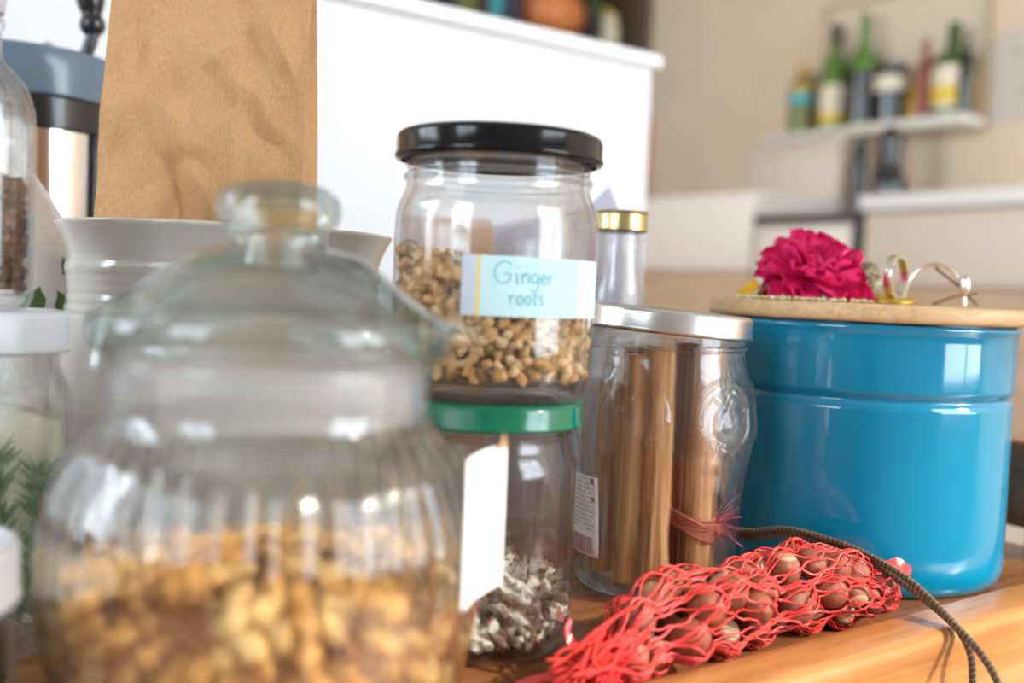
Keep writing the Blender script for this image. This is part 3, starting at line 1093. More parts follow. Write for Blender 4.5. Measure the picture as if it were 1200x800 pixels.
BT = LJ + Vector((0, 0, .1330))
bt = empty('glass_bottle', BT, 'small round-shouldered glass bottle of dark spice standing on the white lid', 'bottle')
out = sp2([(0, .002), (.016, 0), (.0195, .001), (.0214, .005), (.0216, .012), (.0216, .070), (.0206, .080), (.0176, .088), (.0125, .0935), (.0095, .097), (.0090, .101)], 6) + [(.0090, .108), (.0100, .109), (.0100, .112), (.0080, .1125)]
inn = [(.0072, .111)] + sp2([(.0072, .101), (.0078, .096), (.0112, .0915), (.0162, .0862), (.0190, .079), (.0200, .070), (.0200, .012), (.018, .006), (0, .005)], 6)
mesh_obj('bottle_glass', *lathe(out + inn, 80), M['clear'], bt, sharp=50)
mesh_obj('stopper', *lathe([(0, .106), (.0066, .106), (.0068, .113), (.0098, .1145), (.0105, .121), (.0090, .127), (0, .128)], 40), M['lilac'], bt)
spc = [blob(130 + s, 1, .4, 1.5) for s in range(5)]
spots = []
for i in range(700):
    a = random.uniform(0, 2 * PI)
    r = .0175 if i % 4 else .017 * math.sqrt(random.random())
    spots.append((r * math.cos(a), r * math.sin(a), random.uniform(.008, .050) if i % 4 else random.uniform(.046, .052)))
o = pile('dark_spice', spots, spc, (.0013, .0024), [M['clove'], M['brown_bit']], (3, 1.4),
         'dark brown whole spice filling the small bottle at the left edge', 'spice', lathe([(0, .007), (.0165, .008), (.0165, .044), (0, .047)], 24), M['clove'], ((.7, 1.6), (.6, 1), (.6, 1)))
o.location = BT

# ---- small jar at the lower left corner
SJ = Vector((0.0235, 0.3355, 0.0005))
sj = empty('glass_jar', SJ, 'low glass jar with white lid cut off by the lower left corner', 'jar')
out = sp2([(0, .002), (.028, 0), (.034, .001), (.0372, .006), (.0375, .014), (.0375, .040), (.036, .046), (.034, .0495)], 5) + [(.034, .0665), (.033, .067)]
inn = [(.0322, .0662)] + sp2([(.0322, .049), (.0342, .045), (.0355, .040), (.0355, .014), (.034, .008), (.028, .006), (0, .006)], 5)
mesh_obj('jar_glass', *lathe(out + inn, 72), M['clear'], sj, sharp=50)
screw_lid('lid', sj, M['white_lid'], .0380, .0515, .0695)
spots = []
for i in range(500):
    a = random.uniform(0, 2 * PI)
    r = .0320
    spots.append((r * math.cos(a), r * math.sin(a), random.uniform(.009, .034)))
o = pile('dark_seeds', spots, spc, (.0018, .0032), [M['clove'], M['grey_c'], M['herb']], (3, 2, .5),
         'dark dried seeds inside the low jar in the lower left corner', 'seeds', lathe([(0, .008), (.031, .009), (.031, .030), (0, .032)], 24), M['clove'])
o.location = SJ

# ---- small bottle with the gold lid
GB = Vector((0.4175, 0.4672, 0.0005))
gb = empty('glass_bottle', GB, 'slim glass bottle with pale gold lid behind the silver-lidded jar', 'bottle')
out = sp2([(0, .002), (.026, 0), (.031, .001), (.0335, .006), (.034, .015), (.034, .085), (.0325, .105), (.0270, .125), (.0200, .142), (.0155, .156), (.0136, .170), (.0132, .180)], 6) + [(.0142, .1812), (.0142, .1835), (.0132, .1845), (.0132, .195), (.012, .1955)]
inn = [(.0114, .195)] + sp2([(.0114, .180), (.0117, .170), (.0136, .1555), (.0180, .1412), (.0250, .1238), (.0305, .104), (.032, .085), (.032, .015), (.030, .008), (0, .006)], 6)
mesh_obj('bottle_glass', *lathe(out + inn, 80), M['clear'], gb, sharp=50)
screw_lid('lid', gb, M['gold_lid'], .0158, .1860, .1985, lip=.0004, seg=64)

# ================================================================== CROCK AND PAPER BAG
CR = Vector((0.1920, 0.5160, 0.0005))
out = sp2([(0, .004), (.050, .003), (.060, 0), (.067, .002), (.0745, .020), (.0815, .055), (.0838, .085), (.0826, .108), (.0800, .123), (.0788, .1275)], 6)
for i in range(5):
    z = .1285 + i * .0051
    rb = .0786 - .0009 * math.sin(i / 4 * PI) - .0008
    out += [(rb - .0001, z), (rb + .00012, z + .0011), (rb + .00022, z + .0025), (rb + .00012, z + .0039)]
out += sp2([(.0768, .1545), (.0772, .158), (.0790, .1635), (.0815, .1688), (.0830, .1715), (.0832, .1728), (.0822, .1735), (.0808, .1725)], 5)
out += sp2([(.0780, .168), (.0745, .160), (.0735, .150), (.0745, .130), (.0775, .108), (.0785, .085), (.076, .055), (.069, .020), (.055, .0085), (0, .008)], 5)
cr = mesh_obj('ceramic_crock', *lathe(out, 128), M['crock'], loc=CR, sharp=60)
tag(cr, 'grey-cream glazed crock with flared rim and ringed neck holding the paper bag', 'crock')

pb = empty('paper_bag', CR + Vector((0, 0, .0095)), 'tall brown kraft paper bag standing up out of the crock', 'paper bag', rotz=D(-36))
# local axes: x along the camera's right, y away from it
HB, WL, WR, DB = .335, -.0625, .0395, .058


crease_rng = random.Random(21)
CREASES = []
for _ in range(46):
    a = crease_rng.choice((D(62), D(-58), D(85), D(-80), D(35))) + crease_rng.uniform(-.25, .25)
    CREASES.append((crease_rng.uniform(-.062, .040), .13 + .20 * crease_rng.random() ** .8, math.cos(a), math.sin(a), crease_rng.uniform(.012, .035), crease_rng.uniform(.0035, .011), crease_rng.choice((-1, 1)) * crease_rng.uniform(.08, .20)))
CREASES += [(.022, .262, .42, -.91, .050, .013, .26), (.004, .285, .35, -.94, .045, .012, -.22), (.030, .300, .75, -.66, .030, .011, .24),
            (-.050, .262, .45, .89, .032, .006, .24), (-.053, .215, .50, .87, .030, .006, .20), (.020, .210, .80, -.60, .028, .009, -.2)]


def crumple(x, z, amp=1.0):
    v = .0011 * noise.noise(Vector((x * 26, z * 18, 4.0))) + .0012 * math.sin(x * 80 + 4 * noise.noise(Vector((x * 6, z * 6, 2)))) * min(1, z / .3)
    for (x0, z0, ux, uz, hl, w, am) in CREASES:
        s = (x - x0) * ux + (z - z0) * uz
        d = abs((x - x0) * -uz + (z - z0) * ux + .0045 * noise.noise(Vector((s * 55, x0 * 90, z0 * 40))))
        if d < w and abs(s) < hl:
            t = 1 - (s / hl) ** 2
            v += 1.9 * am * (w - d) ** 1.15 / w ** .15 * t
    return v * amp


def depth(z):
    return DB * max(.07, 1 - (min(z, .30) / .305) ** 2.6)


NX, NZ = 110, 300
V, F = [], []


def panel(fn, nu, nv):
    V = [fn(i / nu, j / nv) for i in range(nu + 1) for j in range(nv + 1)]
    F = [[i * (nv + 1) + j, (i + 1) * (nv + 1) + j, (i + 1) * (nv + 1) + j + 1, i * (nv + 1) + j + 1] for i in range(nu) for j in range(nv)]
    return V, F


YC = .004


def front(u, v):
    x = WL + (WR - WL) * u
    z = HB * v
    ed = min(1, min(u, 1 - u) / .12)
    return (x + .0012 * (noise.noise(Vector((z * 25, 3, u * 2)))), YC - depth(z) / 2 - crumple(x, z, .3 + .7 * ed), z)


def back(u, v):
    x = WL + (WR - WL) * u
    z = HB * v
    ed = min(1, min(u, 1 - u) / .12)
    return (x, YC + depth(z) / 2 + crumple(x + .3, z) * ed * .7 + .0002, z)


def side(xe, sg, seed):
    def fn(u, v):
        z = HB * v
        dp = depth(z)
        y = YC - dp / 2 + dp * u
        tuck = (DB - dp) * .30 * (1 - abs(2 * u - 1))
        bow = .0060 * max(0, 1 - (z / .29) ** 1.2) * math.sin(PI * min(1, u * 1.3)) 
        e0 = front(0 if sg < 0 else 1, v)
        e1 = back(0 if sg < 0 else 1, v)
        x = e0[0] * (1 - u) + e1[0] * u
        y = e0[1] * (1 - u) + e1[1] * u
        return (x + sg * (bow - tuck), y, z)
    return fn


def bag_panel(name, vf, flip=False):
    o = mesh_obj(name, *vf, M['kraft'], pb, sharp=25)
    s = o.modifiers.new('thickness', 'SOLIDIFY')
    s.thickness = .00025
    s.offset = 0
    return o


bag_panel('front_panel', panel(front, NX, NZ))
bag_panel('back_panel', panel(back, 24, 50))
bag_panel('gusset', panel(side(WR, 1, 1), 16, 60))['label'] = 'folded right side gusset'
bag_panel('gusset', panel(side(WL, -1, 2), 16, 60))
bag_panel('base_panel', panel(lambda u, v: (WL + (WR - WL) * u, YC - DB / 2 + DB * v, .0003), 4, 4))

# ================================================================== BEHIND: GRINDER, PORCELAIN, PAPERS
GR = Vector((0.134, 0.743, 0.0005))
gr = empty('coffee_grinder', GR, 'steel canister with blue-grey lid and black crank knob left of the bag', 'grinder')
mesh_obj('body', *lathe(sp2([(0, .003), (.045, .001), (.052, .0), (.0545, .003), (.0545, .030)], 4) + [(.0545, .245), (.0530, .246), (0, .246)], 80), M['chrome'], gr)
mesh_obj('collar', *lathe([(.054, .236), (.0568, .237), (.0572, .240), (.0572, .2555), (.0560, .2565), (.03, .2565)], 80), M['black'], gr)
mesh_obj('lid', *lathe([(0, .2560), (.0585, .2560), (.0602, .2572), (.0605, .2590), (.0605, .2830), (.0595, .2855), (.0570, .2868), (.03, .2880), (0, .2882)], 80), M['blue_grey'], gr)
p0 = RIGHT * .0415 - AWAY * .004
mesh_obj('crank_stem', *tube(curve3([(p0.x, p0.y, .286), (p0.x + .0030, p0.y - .002, .296), (p0.x + .0055, p0.y - .003, .306)], 5), [.0042] * 11, 12), M['black'], gr)
mesh_obj('crank_knob', *moved(lathe(sp2([(0, 0), (.0050, 0), (.0075, .003), (.0082, .0070), (.0068, .0105), (.0062, .0130), (.0078, .0170), (.0090, .0225), (.0086, .0290), (.0060, .0345), (0, .0362)], 5), 40),
                                (p0.x + .0050, p0.y - .003, .303), rot=Matrix.Rotation(D(-6), 3, AWAY)), M['black'], gr)
q0 = RIGHT * .0545 - AWAY * .012
mesh_obj('side_strip', *moved(box(-.0032, .0032, -.0035, .0035, .02, .238, .001), (q0.x, q0.y, 0), rot=Matrix.Rotation(D(-60), 3, 'Z')), M['black'], gr)
mesh_obj('center_screw', *lathe([(.010, .2878), (.010, .291), (.006, .294), (0, .2945)], 32), M['chrome'], gr)

PJ = Vector((0.105, 0.629, 0.0005))
pj = empty('porcelain_jar', PJ, 'white porcelain pot with painted green leaves between bottle and crock', 'pot')
prof = sp2([(0, .003), (.026, .001), (.030, 0), (.034, .006), (.041, .04), (.0445, .085), (.0440, .125), (.0405, .150), (.034, .170), (.025, .188), (.016, .200), (.010, .206), (.0105, .212), (.011, .218), (0, .222)], 6)
mesh_obj('pot_body', *lathe(prof, 80), M['porcelain'], pj)
cdp = math.atan2(-PJ.y, -PJ.x)


def pot_leaf(delta, z, l, w, rot):
    V, F = [], []
    n = 8
    for i in range(n + 1):
        t = i / n
        ww = w * math.sin(PI * min(t * 1.05, 1)) ** .8 * (1 + .25 * math.sin(t * 20))
        for s in (-1, 0, 1):
            lx, lz = s * ww, (t - .5) * l
            x = lx * math.cos(rot) - lz * math.sin(rot)
            zz = lx * math.sin(rot) + lz * math.cos(rot)
            r = float(np.interp(z + zz, [q[1] for q in prof], [q[0] for q in prof])) + .0004
            a = cdp + D(delta) + x / .042
            V.append((r * math.cos(a), r * math.sin(a), z + zz))
    for i in range(n):
        for s in (0, 1):
            a = i * 3 + s
            F.append([a, a + 1, a + 4, a + 3])
    return V, F


for (dl, z, l, w, rt) in ((46, .127, .026, .0075, .5), (60, .118, .022, .006, -.6), (35, .115, .018, .005, 1.2), (50, .150, .014, .004, .2), (20, .130, .022, .006, -.3)):
    mesh_obj('painted_leaf', *pot_leaf(dl, z, l, w, rt), M['leaf'], pj)

# folded kraft pouch behind the ginger jar
kp = empty('kraft_pouch', (0.3338, 0.5301, 0.0005), 'brown kraft pouch with folded top seen through the black-lidded jar', 'pouch', rotz=D(-36))


def pouch(u, v):
    a = 2 * PI * u
    z = .190 * v
    w = .027
    dd = .020 * (1 - v ** 2.2) + .0022
    x = w * math.copysign(abs(math.cos(a)) ** .6, math.cos(a))
    y = dd * math.copysign(abs(math.sin(a)) ** .7, math.sin(a))
    nz = noise.noise(Vector((x * 40, y * 40, z * 28)))
    edge = .010 * max(0, abs(x) / w - .6) * v ** 3
    return (x + .002 * nz, y + .003 * nz, z - edge)


mesh_obj('pouch_body', *join(panel(pouch, 48, 40)), M['kraft'], kp, sharp=60)
mesh_obj('folded_top', *box(-.0265, .0265, -.0065, .0045, .172, .1905, .0015), M['kraft'], kp)
mesh_obj('pouch_base', *box(-.024, .024, -.017, .017, .0, .003, .001), M['kraft'], kp)

# lilac paper behind the gold-lidded bottle
lv = [(-.086, 0, 0), (.016, 0, 0), (.016, 0, .190), (.0035, 0, .2185), (-.010, 0, .2040), (-.086, 0, .186)]
lv2 = [(x, .0006, z) for x, y, z in lv]
n = len(lv)
o = mesh_obj('paper_sheet', lv + lv2, [list(range(n))[::-1], list(range(n, 2 * n))] + [[i, (i + 1) % n, n + (i + 1) % n, n + i] for i in range(n)], M['lilac'], smooth=False,
             loc=(0.4370, 0.5075, 0.0005))
o.rotation_euler = (0, 0, D(-36))
tag(o, 'lilac paper sheet with pointed corner standing behind the gold-lidded bottle', 'paper')

# small brown peg on the divider
o = mesh_obj('wall_peg', *moved(lathe(sp2([(0, 0), (.0035, .0), (.004, .004), (.0055, .008), (.004, .012), (0, .0125)], 4), 24), (0.166, 0.8362, 0.312), rot=Matrix.Rotation(D(90), 3, 'X')), M['brown_bit'])
tag(o, 'small brown peg on the white divider above the blue-grey lid', 'peg')

# ================================================================== BLUE TIN
TN = Vector((0.5120, 0.3620, 0.0005))
tn = empty('enamel_canister', TN, 'blue enamel canister with flat wooden lid at the right of the tray', 'canister')
R0 = .0826
prof = sp2([(0, .003), (.070, .002), (.077, .0), (.0798, .0008), (.0817, .004), (R0, .009), (R0, .014)], 6) + [(R0, .05), (R0, .0955)] + \
    sp2([(R0, .0962), (R0 - .0010, .0985), (R0 - .0022, .1005), (R0 - .0010, .1025), (R0 + .0002, .1048), (R0 + .0004, .107)], 5) + [(R0 + .0004, .130)] + \
    sp2([(R0 + .0004, .1345), (R0 + .0010, .1360), (R0 + .0014, .1375), (R0 + .0006, .1388), (R0 - .001, .1392), (R0 - .003, .1385)], 4) + [(R0 - .0035, .13), (R0 - .0035, .01), (0, .008)]
mesh_obj('canister_body', *lathe(prof, 160), M['enamel'], tn, sharp=60)
mesh_obj('lid_gap_ring', *lathe([(.0775, .1370), (.0815, .1370), (.0815, .1402), (.0775, .1402)], 96, closed=True), M['lid_gap'], tn)  # dark ring standing in for the shaded gap between tin and lid
mesh_obj('wooden_lid', *lathe([(0, .1402), (.0845, .1402), (.0862, .1409), (.0868, .1425), (.0868, .1472), (.0862, .1487), (.0848, .1494), (0, .1494)], 160), M['oak'], tn, sharp=50)
ZL = TN.z + .1494

# ---- crimson flower on the lid
FL = Vector((0.4925, 0.3830, ZL + .013))
fl = empty('dried_flower', FL, 'crimson dried flower head with dense ruffled petals on the wooden lid', 'flower')
axis = (RIGHT * .14 - AWAY * .62 + Vector((0, 0, .80))).normalized()
Q = axis.to_track_quat('Z', 'Y').to_matrix()


def petal_mesh(L, W, curl, seed):
    V, F = [], []
    nu, nv = 7, 6
    for i in range(nu + 1):
        t = i / nu
        w = W * (0.22 + .78 * math.sin(PI * min(.5, t * .62)) ** .8) * (1 if t < .75 else math.sqrt(max(0.0, 1 - ((t - .75) / .27) ** 2)))
        for j in range(nv + 1):
            s = 2 * j / nv - 1
            x = L * t
            y = w * s * .5
            z = curl * L * t * t - .16 * L * (1 - s * s) * t + .05 * L * math.sin(s * 5 + seed) * t + .02 * L * noise.noise(Vector((t * 4, s * 3, seed)))
            V.append((x - .10 * L * abs(s) ** 2.5 * (t > .7), y, z))
    m = len(V)
    V2 = [(x, y, z - .0005) for x, y, z in V]
    for i in range(nu):
        for j in range(nv):
            a = i * (nv + 1) + j
            b = a + nv + 1
            F.append([a, b, b + 1, a + 1])
            F.append([m + a, m + a + 1, m + b + 1, m + b])
    ring = [j for j in range(nv + 1)] + [i * (nv + 1) + nv for i in range(1, nu + 1)] + [nu * (nv + 1) + j for j in range(nv - 1, -1, -1)] + [i * (nv + 1) for i in range(nu - 1, 0, -1)]
    for k in range(len(ring)):
        a, b = ring[k], ring[(k + 1) % len(ring)]
        F.append([a, b, m + b, m + a])
    return V + V2, F


pm = {}
layers = [(13, .0320, .0185, .05, -10, 0.000), (13, .0290, .0175, .16, 10, .002), (12, .0245, .0160, .22, 30, .004), (10, .0190, .0140, .20, 50, .006), (7, .0135, .0105, .10, 68, .007)]
for li, (n, L, W, curl, elev, h) in enumerate(layers):
    for k in range(n):
        key = (li, k % 3)
        a = 2 * PI * (k + .5 * (li % 2)) / n + random.uniform(-.1, .1)
        e = D(elev + random.uniform(-9, 9))
        dark = random.random() < .2
        rot = Q @ Matrix.Rotation(a, 3, 'Z') @ Matrix.Rotation(-e, 3, 'Y') @ Matrix.Rotation(random.uniform(-.35, .35), 3, 'X')
        if key not in pm:
            o = mesh_obj('petal', *petal_mesh(L, W, curl, li * 3 + k), M['flower'], fl, sharp=70)
            pm[key] = o.data
        else:
            o = bpy.data.objects.new('petal', pm[key])
            COL.objects.link(o)
            o.parent = fl
        o.location = Q @ Vector((.0030 * math.cos(a), .0030 * math.sin(a), h))
        o.rotation_euler = rot.to_euler()
        s = random.uniform(.93, 1.14)
        # keep petals above the lid: the ones that would dip get lifted
        tip = rot @ Vector((L * s, 0, curl * L)) + o.location
        if tip.z < -.0115:
            dirv = rot @ Vector((1, 0, 0))
            ang = math.atan2(-.0115 - tip.z + .002, L)
            ax = dirv.cross(Vector((0, 0, 1))).normalized()
            o.rotation_euler = (Matrix.Rotation(ang, 3, ax) @ rot).to_euler()
        o.scale = (s, s, s)
mesh_obj('flower_heart', *moved(lathe(sp2([(0, -.0100), (.004, -.0090), (.0065, -.003), (.006, .004), (.003, .009), (0, .0105)], 4), 24), rot=Q), M['flower_dark'], fl)

# ---- other things on the lid
o = mesh_obj('dried_petal', *moved(petal_mesh(.014, .010, .35, 3), (0.4565, 0.4080, ZL + .0030), rot=Matrix.Rotation(D(-36), 3, 'Z') @ Matrix.Rotation(D(-12), 3, 'Y') @ Matrix.Rotation(D(35), 3, 'X')), M['yellow_petal'])
tag(o, 'small yellow dried petal at the left end of the wooden lid', 'petal')
o = mesh_obj('dried_curl', *tube(curve3([(.4610, .3960, ZL + .0012), (.4640, .3935, ZL + .0065), (.4690, .3900, ZL + .0070), (.4720, .3875, ZL + .0016)], 8), [.0012] * 25, 8), M['brown_bit'])
tag(o, 'thin brown dried curl arching between yellow petal and crimson flower', 'dried stem')
o = mesh_obj('dried_leaf', *moved(petal_mesh(.018, .011, .3, 8), (0.4720, 0.4010, ZL + .0040), rot=Matrix.Rotation(D(-40), 3, 'Z')), M['herb'])
tag(o, 'dull green dried leaf lying left of the crimson flower', 'leaf')
sd = [blob(160 + s, 1, .15, 1.0) for s in range(4)]
spots = []
for i in range(120):
    u, w = random.uniform(-.078, -.010), random.uniform(-.068, -.008)
    if math.hypot(u, w) > .083: continue
    p = RIGHT * u + AWAY * w
    spots.append((p.x, p.y, .0011))
o = pile('scattered_seeds', spots, sd, (.0009, .0015), [M['seed'], M['grey_b']], (3, 1),
         'pale green seeds scattered over the wooden lid below the flower', 'seeds', stretch=((1, 1.5), (.8, 1), (.7, .9)))
o.location = (TN.x, TN.y, ZL)
BD = Vector((0.5300, 0.3580, ZL + .0003))
bd = empty('brass_ring', BD, 'flat brass disc with an upright silver ring on the wooden lid', 'ring')
mesh_obj('disc', *moved(lathe([(0, 0), (.0158, 0), (.0164, .0006), (.0164, .0020), (.0158, .0026), (0, .0026)], 64), (0, 0, .0016), rot=Matrix.Rotation(D(6), 3, RIGHT)), M['brass'], bd)


def band_ring(R, w, th, n=56):
    prof = [(R - th / 2, -w / 2), (R + th / 2, -w / 2), (R + th / 2 + .0003, 0), (R + th / 2, w / 2), (R - th / 2, w / 2)]
    return lathe(prof, n, closed=True)


rr = Matrix.Rotation(D(-36 + 48), 3, 'Z') @ Matrix.Rotation(D(90), 3, 'X')
rp = RIGHT * .0045 - AWAY * .001
mesh_obj('ring', *moved(band_ring(.0122, .0046, .0018), (rp.x, rp.y, .0158), rot=rr), M['pale_metal'], bd)['label'] = 'pale silver upright ring'
o = mesh_obj('seed_head', *moved(lathe(sp2([(0, 0), (.0085, .0005), (.0105, .004), (.0110, .012), (.0102, .019), (.006, .0225), (0, .0230)], 6), 40,
                                        mod=lambda a, r, z, k: r * (1 + .07 * math.sin(a * 13 + z * 900))), rot=Matrix.Rotation(D(-36), 3, 'Z') @ Matrix.Rotation(D(84), 3, 'Y')), M['seedhead'],
             loc=(0.5190, 0.3820, ZL + .0118))
tag(o, 'speckled brown dried seed head lying behind the brass disc', 'seed head')
hp = empty('wire_hoop', (0.556, 0.343, ZL), 'thin pale metal hoop standing at the right of the brass disc', 'hoop')
pts = []
for i in range(31):
    a = D(8) + D(164) * i / 30
    p = RIGHT * (-.0165 * math.cos(a) - .001) + AWAY * (.004 * math.cos(a))
    pts.append((p.x, p.y, .0010 + .0235 * math.sin(a)))
pts.append((pts[-1][0] + .0003, pts[-1][1], .0008))
mesh_obj('hoop_wire', *tube(pts, [.0011] * len(pts), 8), M['pale_metal'], hp)
p = RIGHT * .0145 - AWAY * .005
mesh_obj('hoop_drop', *moved(lathe(sp2([(0, -.0065), (.0022, -.005), (.0032, 0), (.0022, .005), (0, .0065)], 4), 20), (p.x, p.y, .0125)), M['pale_metal'], hp)
for (a, b, lb) in (((0.5530, 0.3425, ZL + .0225), (0.5730, 0.3265, ZL + .0016), 'thin brown twig leaning down from the metal hoop to the lid'),
                   ((0.5490, 0.3400, ZL + .0012), (0.5690, 0.3255, ZL + .0085), 'thin brown twig lying low across the leaning twig')):
    a, b = Vector(a), Vector(b)
    m = a.lerp(b, .5) + Vector((.0004, 0, .0012))
    o = mesh_obj('twig', *tube(curve3([a, m, b], 8), [.0010 - .0003 * i / 16 for i in range(17)], 7), M['brown_bit'])
    tag(o, lb, 'twig')

# ================================================================== NUTS IN THE RED NET
BX0, BX1, BY, BZ = 0.2480, 0.4440, 0.2925, 0.0
s_k = [0.0, .06, .14, .27, .40, .52, .62, .76, .90, 1.0]
w_k = [.004, .009, .0160, .0220, .0240, .0215, .0235, .0235, .0180, .006]
h_k = [.004, .0085, .0135, .0180, .0190, .0165, .0195, .0195, .0140, .006]
yo_k = [-.010, -.006, -.001, .001, .0005, .001, .002, .001, -.001, -.004]


def bag_sec(x):
    s = min(1, max(0, (x - BX0) / (BX1 - BX0)))
    return float(np.interp(s, s_k, w_k)), float(np.interp(s, s_k, h_k)), BY + float(np.interp(s, s_k, yo_k))


rng = np.random.RandomState(3)
NN = 100
rad = rng.uniform(.0074, .0092, NN)
pos = np.zeros((NN, 3))
for i in range(NN):
    x = rng.uniform(BX0 + .022, BX1 - .012)
    w, h, yc = bag_sec(x)
    pos[i] = (x, yc + rng.uniform(-.6, .6) * w, h + rng.uniform(-.6, .6) * h)
for it in range(400):
    d = pos[:, None, :] - pos[None, :, :]
    L = np.linalg.norm(d, axis=2) + np.eye(NN)
    ov = np.maximum(0, (rad[:, None] + rad[None, :]) * .97 - L)
    np.fill_diagonal(ov, 0)
    pos += (d / L[..., None] * ov[..., None]).sum(1) * .35
    for i in range(NN):
        x = min(max(pos[i, 0], BX0 + .020), BX1 - .010)
        w, h, yc = bag_sec(x)
        w2, h2 = max(w - rad[i] * .8, .001), max(h - rad[i] * .8, .001)
        dy, dz = (pos[i, 1] - yc) / w2, (pos[i, 2] - h) / h2
        m = math.hypot(dy, dz)
        if m > 1:
            pos[i, 1] = yc + dy / m * w2
            pos[i, 2] = h + dz / m * h2
        pos[i, 0] = x
        pos[i, 2] = max(pos[i, 2], rad[i] + .0008)
        pos[i, 1] = max(pos[i, 1], .2675 + rad[i] + .001)
# nuts that still sit inside another one are dropped
ok = []
for i in np.argsort(-rad):
    if all(np.linalg.norm(pos[i] - pos[j]) > (rad[i] + rad[j]) * .74 for j in ok): ok.append(i)
pos, rad = pos[ok], rad[ok]


def nut_mesh():
    prof = sp2([(0, -.92), (.30, -.90), (.62, -.78), (.88, -.42), (.98, .0), (.90, .42), (.66, .80), (.34, 1.02), (.10, 1.14), (0, 1.17)], 3)
    V, F = lathe(prof, 20, mod=lambda a, r, z, k: r * (1 + .03 * math.cos(2 * a)))
    return V, F, [1 if sum(V[i][2] for i in f) / len(f) < -.80 else 0 for f in F]


nv, nf, nm_ = nut_mesh()
nut0 = None
for i in range(len(pos)):
    if nut0 is None:
        o = mesh_obj('hazelnut', nv, nf, [M['nut'], M['nut_cap']], midx=nm_, sharp=60)
        nut0 = o
    else:
        o = nut0.copy()
        COL.objects.link(o)
    o.location = pos[i]
    q = Matrix([list(r) for r in rand_rot()])
    o.rotation_euler = q.to_euler()
    s = rad[i]
    o.scale = (s * random.uniform(.90, .98), s * random.uniform(.86, .96), s * random.uniform(.90, 1.0))
    tag(o, 'reddish brown hazelnut inside the red net bag', 'nut', 'hazelnuts in the red net bag')

# net drawn tight over the nuts: for every station and angle the distance from the axis to the outermost nut
NS, NA = 150, 96
xs = np.linspace(BX0, BX1, NS)
Rm = np.zeros((NS, NA))
for i, x in enumerate(xs):
    w, h, yc = bag_sec(x)
    for k in range(NA):
        a = 2 * PI * k / NA
        dy, dz = math.cos(a), math.sin(a)
        base = 1 / math.sqrt((dy / w) ** 2 + (dz / h) ** 2)
        r = base * .80
        c = pos - np.array([x, yc, h])
        tca = c[:, 1] * dy + c[:, 2] * dz
        d2 = (c ** 2).sum(1) - tca ** 2
        rr2 = (rad * 1.02 + .0006) ** 2 - d2
        msk = (rr2 > 0) & (tca > 0)
        if msk.any(): r = max(r, float((tca[msk] + np.sqrt(rr2[msk])).max()))
        r = min(r, base * 1.18)
        Rm[i, k] = r
Rs = Rm.copy()
for it in range(2):      # stretched between the nuts, never inside them
    av = (np.roll(Rs, 1, 1) + np.roll(Rs, -1, 1) + np.vstack([Rs[:1], Rs[:-1]]) + np.vstack([Rs[1:], Rs[-1:]])) / 4
    Rs = np.maximum(Rs, av)


def net_pt(s, a, lift=0.0):
    fi = min(max(s, 0), 1) * (NS - 1)
    i0 = min(int(fi), NS - 2)
    fa = (a / (2 * PI)) % 1 * NA
    k0 = int(fa) % NA
    k1 = (k0 + 1) % NA
    u, v = fi - i0, fa - int(fa)
    r = (Rs[i0, k0] * (1 - u) + Rs[i0 + 1, k0] * u) * (1 - v) + (Rs[i0, k1] * (1 - u) + Rs[i0 + 1, k1] * u) * v + lift
    x = BX0 + (BX1 - BX0) * s
    w, h, yc = bag_sec(x)
    return Vector((x, max(yc + r * math.cos(a), .2676), max(h + r * math.sin(a), .0010)))


nb = empty('net_bag', (0.34, BY, 0.0), 'red plastic net bag tied around hazelnuts beside the tray edge', 'net bag')
off = Vector((-.34, -BY, 0))
strands = []
NSTR = 30
for sg in (-1, 1):
    for k in range(NSTR):
        pts = []
        a0 = 2 * PI * k / NSTR
        for i in range(76):
            s = i / 75
            zig = .45 * math.sin(s * 2 * PI * 17 + (k % 2) * PI) * 2 * PI / NSTR
            a = a0 + sg * (s * 2.6 + .25 * math.sin(s * 7 + k)) + zig * .5 + .05 * noise.noise(Vector((k, s * 9, sg)))
            pts.append(net_pt(s, a, .0003) + off)
        strands.append(tube(pts, .00040 + .00015 * (k % 3 == 0), 5))
net = mesh_obj('netting', *join(*strands), M['net'], nb, sharp=70)
net['kind'] = 'stuff'
# gathered left tail with ragged ends
tail = []
for k in range(46):
    a = random.uniform(0, 2 * PI)
    p = net_pt(random.uniform(.03, .13), a, .0006) + off
    e = Vector((random.uniform(-.016, .002), random.uniform(-.012, .010), 0)) + Vector((BX0, BY - .008, random.uniform(.001, .014))) + off
    e.y = max(e.y, .2690 + off.y)
    m = p.lerp(e, .55) + Vector((random.uniform(-.002, .002), random.uniform(-.002, .002), .003))
    m.z = max(m.z, .0012)
    tail.append(tube(curve3([p, m, e], 6), [.0007] * 12 + [.0003], 5))
mesh_obj('gathered_tail', *join(*tail), M['net'], nb, sharp=70)['kind'] = 'stuff'


